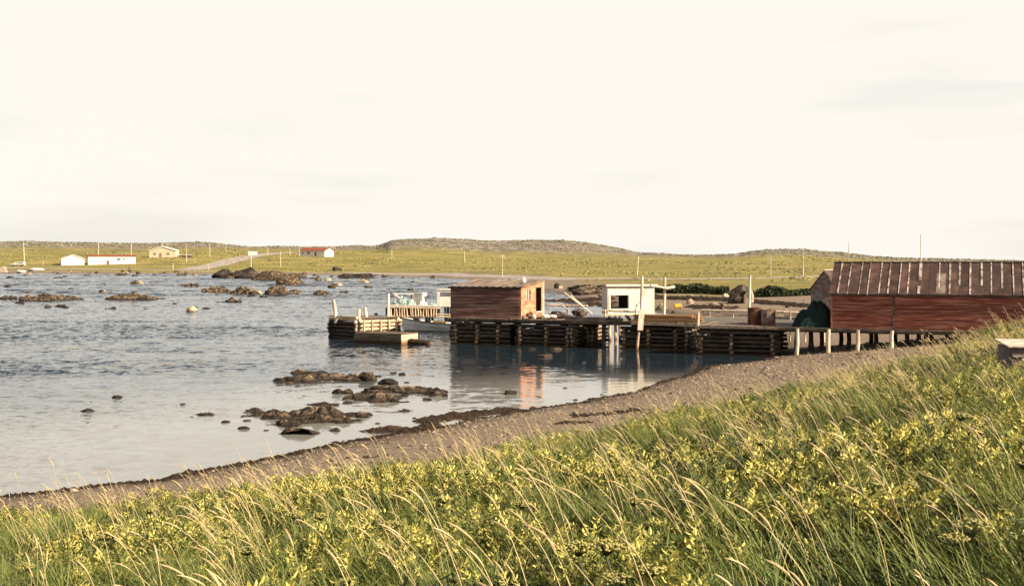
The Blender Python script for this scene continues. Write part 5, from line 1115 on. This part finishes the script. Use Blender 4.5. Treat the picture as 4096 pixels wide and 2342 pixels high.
# ------------------------------------------------------------------ seaweed cast up along the water
def weed_lines():
    rg = np.random.default_rng(4); V = []; F = []
    def clump(x, y, z, s):
        k = len(V); m_ = 6
        for j in range(m_): a = 2 * math.pi * j / m_; q = s * rg.uniform(.6, 1.3); V.append((x + q * math.cos(a) * 1.5, y + q * math.sin(a), z - .02))
        V.append((x + rg.normal(0, s * .2), y, z + s * rg.uniform(.25, .6)))
        for j in range(m_): F.append((k + j, k + (j + 1) % m_, k + m_))
    pts = [Vector((SEA[2][0], SEA[2][1]))] + [Vector(q) for q in shore]
    for a, b in zip(pts[:-1], pts[1:]):
        n = int((b - a).length * 55)
        for k in range(n):
            p = a.lerp(b, rg.random()); nx = Vector((b - a).normalized()); nrm = Vector((nx.y, -nx.x))
            q = p + nrm * (rg.normal(.15, .22)); s_ = float(sea_dist(np.array([q.x]), np.array([q.y]))[0]); q = q - nrm * (s_ - rg.normal(.12, .16))
            if q.x > -3 and rg.random() < .72: continue
            clump(q.x, q.y, max(gz(q.x, q.y), 0) + .01, rg.uniform(.03, .10) * (1 + q.y / 120))
    for pl, n, sp_, sz in (([(1690, 1684), (1800, 1668), (1900, 1658), (2060, 1637)], 420, .28, .17), ([(1480, 1722), (1620, 1722), (1720, 1712)], 200, .2, .15), ([(2610, 1190), (2760, 1196), (2900, 1200), (3000, 1205)], 900, 1.0, .55), ([(3000, 1206), (3100, 1214), (3240, 1226)], 700, .8, .45), ([(2790, 1228), (2900, 1232)], 160, 1.0, .5), ([(2200, 1206), (2330, 1200), (2420, 1196)], 200, 2.4, .5), ([(2300, 1222), (2420, 1216)], 120, 1.6, .45),
                            ([(2300, 1664), (2450, 1652), (2560, 1640)], 120, .25, .1), ([(2240, 1692), (2340, 1690)], 90, .2, .1)):
        W_ = [land_at(a, b) for a, b in pl]
        for k in range(n):
            t = rg.random() * (len(W_) - 1); i = min(int(t), len(W_) - 2); p = W_[i].lerp(W_[i + 1], t - i); x, y = p.x + rg.normal(0, sp_ * .5), p.y + rg.normal(0, sp_); clump(x, y, max(gz(x, y), 0) + .01, sz * rg.uniform(.5, 1.3))
    for k in range(90):
        q = land_at(rg.uniform(900, 3300), rg.uniform(1400, 1900)); s_ = float(sea_dist(np.array([q.x]), np.array([q.y]))[0])
        if .6 < s_ < 9 and edge_dist(np.array([q.x]), np.array([q.y]))[0] < 0:
            for j in range(rg.integers(2, 9)): clump(q.x + rg.normal(0, .25), q.y + rg.normal(0, .12), gz(q.x, q.y) + .01, rg.uniform(.03, .09))
    o = mesh('seaweed', V, F, 'weed'); o['kind'] = 'stuff'; o['label'] = 'dark brown seaweed cast up along the beaches'
weed_lines()

# ------------------------------------------------------------------ planked box at the right edge of the bank
def plank_box():
    O = at(4046, 1545, 27.5); g0 = gz(O.x, O.y); O.z = 0; c = Vector((math.cos(R(12)), -math.sin(R(12)), 0)); e = Vector((math.sin(R(12)), math.cos(R(12)), 0))
    zt = EYE - (1392 - HOR) / FOC * 27.5
    def P(u, b, z): return O + c * u + e * b + UP * z
    th = thing('plank_box', 'weathered plank box with a pale sloping lid at the edge of the bank', 'box', tuple(P(1, .6, g0)))
    Lb, D = 2.4, 1.5; n = 5; H = (zt - g0 + .15) / n
    for k in range(n):
        z = zt - (k + .5) * H; j = J(.012)
        bar(th, 'plank', P(0, j, z), P(Lb, j, z), .04, H * .94, 'grey_board', side=e); bar(th, 'plank', P(0, D + j, z), P(Lb, D + j, z), .04, H * .94, 'grey_board', side=e)
        bar(th, 'plank', P(.0, .03, z), P(.0, D - .03, z), .04, H * .94, 'grey_board', side=c); bar(th, 'plank', P(Lb, .03, z), P(Lb, D - .03, z), .04, H * .94, 'grey_board', side=c)
        if k: bar(th, 'batten', P(.02, -.05, z + H / 2), P(Lb, -.05, z + H / 2), .035, .03, 'pale_batten', side=e)
    for k in range(5):
        b = -.1 + k * (D + .2) / 5 + .17; bar(th, 'lid_board', P(-.08, b, zt + .04 + .04 * (b + .1)), P(Lb + .08, b, zt + .04 + .04 * (b + .1)), .33, .035, 'pale_pole', side=(e + UP * .04).normalized())  # lid paler than the sides: sunlight on the top put into the colour
plank_box()
# ------------------------------------------------------------------ vegetation of the bank
def leaf_mat(name, c0, c1, trans, objvar=.25, rough=.55):
    m, nt, N, L = mat_nodes(name)
    at_ = N('ShaderNodeAttribute'); at_.attribute_name = 'tint'; oi = N('ShaderNodeObjectInfo')
    mixc = N('ShaderNodeMix', data_type='RGBA'); L(at_.outputs['Fac'], mixc.inputs[0]); mixc.inputs[6].default_value = c4(c0); mixc.inputs[7].default_value = c4(c1)
    v = N('ShaderNodeMapRange'); v.inputs[3].default_value = 1 - objvar; v.inputs[4].default_value = 1 + objvar; L(oi.outputs['Random'], v.inputs[0])
    s = N('ShaderNodeVectorMath', operation='SCALE'); L(mixc.outputs[2], s.inputs[0]); L(v.outputs[0], s.inputs['Scale'])
    b = N('ShaderNodeBsdfPrincipled'); b.inputs['Roughness'].default_value = rough; b.inputs['Specular IOR Level'].default_value = .3; L(s.outputs[0], b.inputs['Base Color'])
    t = N('ShaderNodeBsdfTranslucent'); L(s.outputs[0], t.inputs[0])
    mxs = N('ShaderNodeMixShader'); mxs.inputs[0].default_value = trans; L(b.outputs[0], mxs.inputs[1]); L(t.outputs[0], mxs.inputs[2])
    o = N('ShaderNodeOutputMaterial'); L(mxs.outputs[0], o.inputs[0]); MAT[name] = m
leaf_mat('grass_blade', (0.028, 0.066, 0.012), (0.28, 0.285, 0.07), .22)
leaf_mat('forb_leaf', (0.034, 0.066, 0.009), (0.74, 0.64, 0.17), .18)  # pale end of the tint puts sunlit leaf highlights into the colour
leaf_mat('dark_leaf', (0.03, 0.042, 0.012), (0.08, 0.088, 0.025), .15)
leaf_mat('seed_straw', (0.46, 0.34, 0.16), (0.60, 0.47, 0.25), .15, .15)
leaf_mat('umbel', (0.30, 0.26, 0.07), (0.46, 0.40, 0.13), .2, .15)
leaf_mat('dry_stem', (0.34, 0.20, 0.13), (0.5, 0.34, 0.22), .1, .15)

def tmesh(name, V, F, T, m):
    me = bpy.data.meshes.new(name); me.from_pydata([tuple(map(float, p)) for p in V], [], F); a = me.attributes.new('tint', 'FLOAT', 'POINT'); a.data.foreach_set('value', np.array(T, np.float32)); me.materials.append(MAT[m]); me.update(); return me
def curve_pts(rg, base, L_, a0, a1, az, n):
    """points of a stem that starts a0 off the vertical and ends a1 off it, leaning towards azimuth az"""
    p = np.array(base, float); out = [p.copy()]; h = np.array([math.cos(az), math.sin(az), 0.0])
    for i in range(n):
        a = a0 + (a1 - a0) * ((i + .5) / n) ** 1.3; p = p + (h * math.sin(a) + np.array([0, 0, 1.0]) * math.cos(a)) * (L_ / n); out.append(p.copy())
    return out
WIND = math.pi - .15
def grass_clump(seed, n, hmin, hmax, wid, rad):
    rg = np.random.default_rng(seed); V = []; F = []; T = []
    for _ in range(n):
        r = rad * rg.random() ** .5; a = rg.random() * 6.283; az = WIND + rg.normal(0, .85); k = 5
        pts = curve_pts(rg, (r * math.cos(a), r * math.sin(a), -.05), rg.uniform(hmin, hmax), rg.uniform(.05, .5), rg.uniform(.7, 1.75), az, k)
        tw = rg.normal(0, .8); side = np.array([-math.sin(az + tw), math.cos(az + tw), .15]); w_ = wid * rg.uniform(.7, 1.3); t = np.clip(rg.normal(.75, .15), 0, 1) if rg.random() < .22 else np.clip(rg.normal(.25, .15), 0, 1); b = len(V)
        for i, p in enumerate(pts):
            q = w_ * (1 - (i / k) ** 2.2) * .5 + .0006; V += [p - side * q, p + side * q]; T += [min(1, t * .8 + .25 * i / k)] * 2
            if i: F.append((b + 2 * i - 2, b + 2 * i - 1, b + 2 * i + 1, b + 2 * i))
    return V, F, T
def forb_clump(seed, n, rad, h, leaf, pale=.36):
    """a patch of leafy shoots: each shoot a stem with a rosette of leaves at its head"""
    rg = np.random.default_rng(seed); V = []; F = []; T = []
    for _ in range(max(1, n // 8)):
        r = rad * rg.random() ** .5; a = rg.random() * 6.283; z = h * (1 - .7 * (r / rad) ** 2) * (1 - .75 * rg.random() ** 1.8)
        c0 = np.array([r * math.cos(a), r * math.sin(a), z]); foot = np.array([c0[0] * .55 + .05, c0[1] * .55, -.03]); mid = (foot + c0) / 2 + rg.normal(0, .015, 3)
        b = len(V); V += [foot - [.0025, 0, 0], foot + [.0025, 0, 0], mid - [.002, 0, 0], mid + [.002, 0, 0], c0 - [.0015, 0, 0], c0 + [.0015, 0, 0]]; T += [.2] * 6; F += [(b, b + 1, b + 3, b + 2), (b + 2, b + 3, b + 5, b + 4)]
        base_t = rg.uniform(.7, 1.0) if rg.random() < pale else rg.uniform(.04, .46); a0 = rg.random() * 6.283; k = rg.integers(6, 11)
        for q in range(k):
            an = a0 + q * 2.4; up = rg.uniform(.1, .9); L_ = leaf * rg.uniform(.65, 1.3); w_ = L_ * rg.uniform(.42, .6)
            d = np.array([math.cos(an) * math.cos(up), math.sin(an) * math.cos(up), math.sin(up)]); s = np.array([-math.sin(an), math.cos(an), rg.normal(0, .3)]); s /= np.linalg.norm(s); nrm = np.cross(d, s)
            c = c0 + d * L_ * .55 - np.array([0, 0, .012 * q]); b = len(V); t = np.clip(base_t + rg.normal(0, .10), 0, 1)
            for (x, y, zz) in ((-.5, 0, 0), (-.15, .5, .10), (.28, .38, .04), (.55, 0, -.10), (.28, -.38, .04), (-.15, -.5, .10)): V.append(c + d * x * L_ + s * y * w_ - nrm * zz * L_); T.append(t)
            F += [(b, b + 1, b + 2, b + 3), (b, b + 3, b + 4, b + 5)]
    return V, F, T
def stalk_geo(rg, base, L_, a0, a1, az, hl, hr_):
    """stem ribbon and bristly ear, returned separately"""
    pts = curve_pts(rg, base, L_, a0, a1, az, 9); V = []; F = []; T = []
    for i, p in enumerate(pts):
        for j in range(3): an = 2.094 * j; r = .0026; V.append(p + np.array([math.cos(an) * r, math.sin(an) * r, 0])); T.append(.35)
        if i:
            for j in range(3): k = (j + 1) % 3; F.append((3 * i - 3 + j, 3 * i - 3 + k, 3 * i + k, 3 * i + j))
    d = pts[-1] - pts[-2]; d /= np.linalg.norm(d); h = np.array([math.cos(az), math.sin(az), 0]); EV = []; EF = []; ET = []; p = pts[-1].copy(); n = 9; ns = 6
    for i in range(n + 1):
        t = i / n; r = hr_ * (math.sin(math.pi * (t * .86 + .08)) ** .7) * (1 + .22 * (i % 2)) if 0 < i < n else .001
        s = np.cross(d, [0, 0, 1.0]); s /= np.linalg.norm(s); u = np.cross(d, s)
        for j in range(ns): an = 6.283 * j / ns; EV.append(p + s * math.cos(an) * r + u * math.sin(an) * r); ET.append(.3 + .5 * rg.random())
        if i:
            for j in range(ns): k = (j + 1) % ns; EF.append((ns * i - ns + j, ns * i - ns + k, ns * i + k, ns * i + j))
        d = d + (h * .05 - np.array([0, 0, .035])); d /= np.linalg.norm(d); p = p + d * hl / n
    return (V, F, T), (EV, EF, ET)
def join(parts):
    V = []; F = []; T = []
    for v, f, t in parts: b = len(V); V += list(v); T += list(t); F += [tuple(i + b for i in q) for q in f]
    return V, F, T
def proto(name, g, m):
    return bpy.data.objects.new(name, tmesh(name, g[0], g[1], g[2], m))
GR = [proto('grass_tuft', grass_clump(100 + i, 52, .40, .85, .0105, .18), 'grass_blade') for i in range(5)]
FO = [proto('leafy_tuft', forb_clump(200 + i, 190, .27, .50, .045), 'forb_leaf') for i in range(4)]
DK = [proto('dark_tuft', forb_clump(300 + i, 90, .3, .30, .055), 'dark_leaf') for i in range(2)]
def stalks(seed, n):
    rg = np.random.default_rng(seed); pr = []
    for _ in range(n):
        a, b = stalk_geo(rg, (rg.normal(0, .1), rg.normal(0, .1), 0), rg.uniform(.75, 1.05), rg.uniform(.1, .35), rg.uniform(.45, .95), WIND + rg.normal(0, .3), rg.uniform(.12, .17), rg.uniform(.005, .007)); pr += [a, b]
    return join(pr)
SK = [proto('seed_stalks', stalks(400 + i, 3), 'seed_straw') for i in range(4)]

def scatter(name, label, pts, rot, scl, idx, protos, kind='stuff'):
    me = bpy.data.meshes.new(name); me.from_pydata([tuple(p) for p in pts.tolist()], [], [])
    for nm, ty, key, arr in (('rot', 'FLOAT_VECTOR', 'vector', rot), ('scl', 'FLOAT', 'value', scl), ('pick', 'INT', 'value', idx)):
        a = me.attributes.new(nm, ty, 'POINT'); a.data.foreach_set(key, np.asarray(arr).astype(np.int32 if ty == 'INT' else np.float32).ravel())
    o = put(bpy.data.objects.new(name, me)); o['kind'] = kind; o['label'] = label
    ng = bpy.data.node_groups.new(name, 'GeometryNodeTree'); ng.interface.new_socket('Geometry', in_out='INPUT', socket_type='NodeSocketGeometry'); ng.interface.new_socket('Geometry', in_out='OUTPUT', socket_type='NodeSocketGeometry')
    N = ng.nodes.new; L = ng.links.new; gi = N('NodeGroupInput'); go = N('NodeGroupOutput'); ip = N('GeometryNodeInstanceOnPoints'); jn = N('GeometryNodeJoinGeometry')
    for p in reversed(protos):
        oi = N('GeometryNodeObjectInfo'); oi.inputs['Object'].default_value = p; oi.inputs['As Instance'].default_value = True; L(oi.outputs['Geometry'], jn.inputs[0])
    def na(n_, t): k = N('GeometryNodeInputNamedAttribute'); k.data_type = t; k.inputs['Name'].default_value = n_; return k.outputs['Attribute']
    L(gi.outputs[0], ip.inputs['Points']); L(jn.outputs[0], ip.inputs['Instance']); ip.inputs['Pick Instance'].default_value = True
    L(na('pick', 'INT'), ip.inputs['Instance Index']); L(na('rot', 'FLOAT_VECTOR'), ip.inputs['Rotation']); L(na('scl', 'FLOAT'), ip.inputs['Scale']); L(ip.outputs[0], go.inputs[0])
    md = o.modifiers.new('scatter', 'NODES'); md.node_group = ng; return o

def bank_points(dens_bands, seed, keep=None, margin=0.0):
    rg = np.random.default_rng(seed); out = []
    for y0, y1, dn in dens_bands:
        xm = .62 * y1 + 3; n = int(2 * xm * (y1 - y0) * dn); x = rg.uniform(-xm, xm, n); y = rg.uniform(y0, y1, n)
        ok = (np.abs(x) < .60 * y + 2.2) & (edge_dist(x, y) > margin)
        # not through the red shed, its deck or the box
        r = np.stack([x - O2.x, y - O2.y], 1); t = r @ np.array([AX.x, AX.y]); b = r @ np.array([BX.x, BX.y]); ok &= ~((b > -.5) & (t > 4))
        ok &= ~((np.abs(x - 13.0) < 2.2) & (y > 25.2) & (y < 29.4)); ok &= ~((x > 9.8) & (x < 12) & (y > 25.6) & (y < 27.2) & (rg.random(n) < .75))
        x, y = x[ok], y[ok]
        if keep is not None: k = keep(x, y, rg); x, y = x[k], y[k]
        out.append(np.stack([x, y, ground(x, y)[0] if False else ground(x, y)], 1))
    return np.concatenate(out)
def place(name, label, bands, seed, protos, s0, s1, tilt=.12, keep=None, grow=True, margin=0.0):
    P = bank_points(bands, seed, keep, margin); rg = np.random.default_rng(seed + 1); n = len(P)
    rot = np.stack([rg.normal(0, tilt, n), rg.normal(-.05, tilt, n), rg.normal(0, .35, n)], 1); s = rg.uniform(s0, s1, n)
    if grow: s *= 1 + np.clip(P[:, 1] - 14, 0, 40) * .006
    e = edge_dist(P[:, 0], P[:, 1]); s *= .55 + .45 * sm(0, 2.0, e); s *= np.clip(1 + 1.1 * fbm(P[:, 0] * .8, P[:, 1] * .8, 3, seed + 9), .55, 1.22)
    return scatter(name, label, P, rot, s, rg.integers(0, len(protos), n), protos)
def patch(fr, lo, hi, seed):
    return lambda x, y, rg: rg.random(len(x)) < sm(lo, hi, .5 + fbm(x * fr, y * fr, 4, seed))
place('grass', 'long wind bent blue green lyme grass covering the bank', [(2.6, 12, 26), (12, 26, 17), (26, 62, 9)], 21, GR, .48, .86, keep=lambda x, y, rg: rg.random(len(x)) < .30 + .70 * sm(.34, .52, .5 + fbm(x * .45, y * .45, 3, 61)), margin=.15)
place('leafy_ground_cover', 'low yellow green leafy plants among the grass', [(3.3, 12, 30), (12, 26, 19), (26, 60, 8)], 31, FO, .62, 1.15, tilt=.2, keep=patch(.55, .36, .50, 63), margin=.9)
place('undergrowth', 'dark green leaves low down in the grass', [(2.6, 14, 12), (14, 60, 6)], 41, DK, .8, 1.3, tilt=.15)  # very dark leaves put the shade of the gaps into the colour
place('seed_grass', 'straw coloured seed headed grass stalks across the bank', [(2.8, 12, 1.2), (12, 26, 1.6), (26, 60, 2.2)], 51, SK, .6, .92, tilt=.12, margin=.3)

# single stalks that stand out: the nearest ones and those against the beach and the water
rg = np.random.default_rng(77); VAR = []
for i in range(7):
    a, b = stalk_geo(rg, (0, 0, -.03), rg.uniform(.8, 1.1), rg.uniform(.08, .3), rg.uniform(.45, 1.0), WIND + rg.normal(0, .25), rg.uniform(.14, .19), rg.uniform(.0055, .0078))
    VAR.append((tmesh('stem', *a, 'seed_straw'), tmesh('seed_head', *b, 'seed_straw')))
def one_stalk(x, y, s, rz, lab):
    th = thing('grass_stalk', lab, 'grass stalk', (x, y, gz(x, y)), 'tall seed headed stalks'); th.scale = (s, s, s); th.rotation_euler = (0, 0, rz)
    me = VAR[rg.integers(0, len(VAR))]
    for n_, q in zip(('stem', 'seed_head'), me): o = bpy.data.objects.new(n_, q); COL.objects.link(o); o.parent = th
for k in range(110):
    d = rg.uniform(4.2, 9.5) if k < 70 else rg.uniform(9.5, 17); x = rg.uniform(-.47, .47) * d
    if edge_dist(np.array([x]), np.array([d]))[0] > .3: one_stalk(x, d, rg.uniform(.75, 1.0), rg.normal(0, .35), 'straw stalk with a thick seed head close to the viewer' if d < 6.5 else 'straw stalk with a seed head in the middle of the green bank' if d < 11 else 'straw stalk with a seed head high on the far part of the bank')
for k in range(44):                                     # along the beach edge, seen against sand and water
    t = rg.uniform(0, 7.6); i = 2 + int(t); a, b = EDGE[i], EDGE[i + 1]; u = t - int(t); x, y = a[0] + (b[0] - a[0]) * u + rg.normal(.3, .5), a[1] + (b[1] - a[1]) * u - abs(rg.normal(.8, .8))
    one_stalk(x, y, rg.uniform(.8, 1.1), rg.normal(0, .35), 'straw stalk standing up against the pale water' if x < -1 else 'straw stalk standing up against the gravel beach')
# flat topped umbels
def umbel_mesh(seed):
    rg2 = np.random.default_rng(seed); V = []; F = []; T = []; SV, SF, ST = [], [], []
    pts = curve_pts(rg2, (0, 0, -.02), .62, .03, .35, WIND, 6)
    for i, p in enumerate(pts):
        for j in range(4): an = 1.571 * j; SV.append(p + np.array([math.cos(an), math.sin(an), 0]) * .005); ST.append(.3)
        if i:
            for j in range(4): k = (j + 1) % 4; SF.append((4 * i - 4 + j, 4 * i - 4 + k, 4 * i + k, 4 * i + j))
    for q in range(64):
        r = .085 * rg2.random() ** .5; a = rg2.random() * 6.283; c = pts[-1] + np.array([r * math.cos(a), r * math.sin(a), .07 - r * .25 + rg2.normal(0, .005)]); b = len(SV)
        SV += [pts[-1] - [.0015, 0, 0], pts[-1] + [.0015, 0, 0], c + [.0012, 0, 0], c - [.0012, 0, 0]]; ST += [.4] * 4; SF.append((b, b + 1, b + 2, b + 3)); b = len(V); t = rg2.random()
        for z, rr in ((-.004, .004), (.0, .0085), (.004, .0065)):
            for j in range(6): an = 1.047 * j + q; V.append(c + np.array([math.cos(an) * rr, math.sin(an) * rr, z])); T.append(t)
        V.append(c + np.array([0, 0, .006])); T.append(t)
        for s_ in (0, 6):
            for j in range(6): k = (j + 1) % 6; F.append((b + s_ + j, b + s_ + k, b + s_ + 6 + k, b + s_ + 6 + j))
        for j in range(6): F.append((b + 12 + j, b + 12 + (j + 1) % 6, b + 18))
    return tmesh('stem', SV, SF, ST, 'dark_leaf'), tmesh('flower_head', V, F, T, 'umbel')
UM = [umbel_mesh(i) for i in range(4)]
for k in range(40):
    d = rg.uniform(4.5, 11) if k < 30 else rg.uniform(11, 22); x = rg.uniform(-.45, .47) * d
    if edge_dist(np.array([x]), np.array([d]))[0] < 1: continue
    s = rg.uniform(.75, 1.1); th = thing('umbel_plant', 'yellow green flat topped umbel flower standing in the grass', 'flower', (x, d, gz(x, d)), 'flat topped umbel flowers'); th.scale = (s, s, s); th.rotation_euler = (0, 0, rg.normal(0, .5))
    for n_, q in zip(('stem', 'flower_head'), UM[k % 4]): o = bpy.data.objects.new(n_, q); COL.objects.link(o); o.parent = th

# pebbles on the near beach
PB = []
for i in range(5):
    v, f = stone_shape(900 + i, 1, 5, .05); me = bpy.data.meshes.new('pebble'); me.from_pydata((v * np.array([1, .8, .5])).tolist(), [], f); me.materials.append(MAT['pebble']); me.update(); PB.append(bpy.data.objects.new('pebble', me))
rg = np.random.default_rng(91); n = 55000
y = 10 + 60 * rg.random(n) ** .8; x = -16 + 44 * rg.random(n); s = sea_dist(x, y); e = edge_dist(x, y); k = (s > .15) & (e < .8) & (s < 16) & (np.abs(x) < .62 * y)
x, y = x[k], y[k]; n = len(x); P = np.stack([x, y, ground(x, y) + .005], 1)
scatter('gravel', 'grey brown beach gravel and small stones', P, np.stack([rg.normal(0, .2, n), rg.normal(0, .2, n), rg.random(n) * 6.28], 1), rg.uniform(.010, .026, n) * (1 + 1.2 * (rg.random(n) < .06) + 2.6 * (rg.random(n) < .012)) * (1 + y / 60), rg.integers(0, 5, n), PB)

# scrub, heather tufts and stones that roughen the far meadow and the hills
LP = []
for i, (m_, sq) in enumerate((('heather', .5), ('heather', .4), ('meadow_tuft', .35), ('meadow_tuft', .45), ('hill_stone', .4))):
    v, f = stone_shape(950 + i, 1, 6, .2); me = bpy.data.meshes.new('tuft'); me.from_pydata((v * np.array([1, .8, sq])).tolist(), [], f)
    if m_ not in MAT: MAT[m_] = {'heather': M('heather', (.085, .088, .036), (.14, .13, .065), objvar=.4), 'meadow_tuft': M('meadow_tuft', (.17, .155, .048), (.27, .22, .075), objvar=.3), 'hill_stone': M('hill_stone', (.30, .26, .22), (.20, .17, .145), objvar=.3)}[m_]
    me.materials.append(MAT[m_]); me.update(); LP.append(bpy.data.objects.new('tuft', me))
rg = np.random.default_rng(123); n = 60000
y = np.exp(rg.uniform(math.log(235), math.log(1450), n)); x = rg.uniform(-.56, .56, n) * y; Z, S, UPR, PX = ground(x, y, True); pt = fbm(x * .02, y * .012, 4, 71)
k = (S > 14) & (rg.random(n) < np.clip(.12 + .9 * pt + .85 * sm(.15, .7, UPR), .02, 1)); x, y, Z, UPR = x[k], y[k], Z[k], UPR[k]; n = len(x)
hill = rg.random(n) < sm(.1, .6, UPR); idx = np.where(hill, rg.choice([0, 1, 0, 4, 4], n), rg.choice([0, 2, 2, 3, 3], n))
scatter('heath_scrub', 'tufts, scrub and stones scattered over the far meadow and hills', np.stack([x, y, Z], 1), np.stack([rg.normal(0, .1, n), rg.normal(0, .1, n), rg.random(n) * 6.28], 1), rg.uniform(.35, .9, n) * (.6 + y / 900), idx, LP)
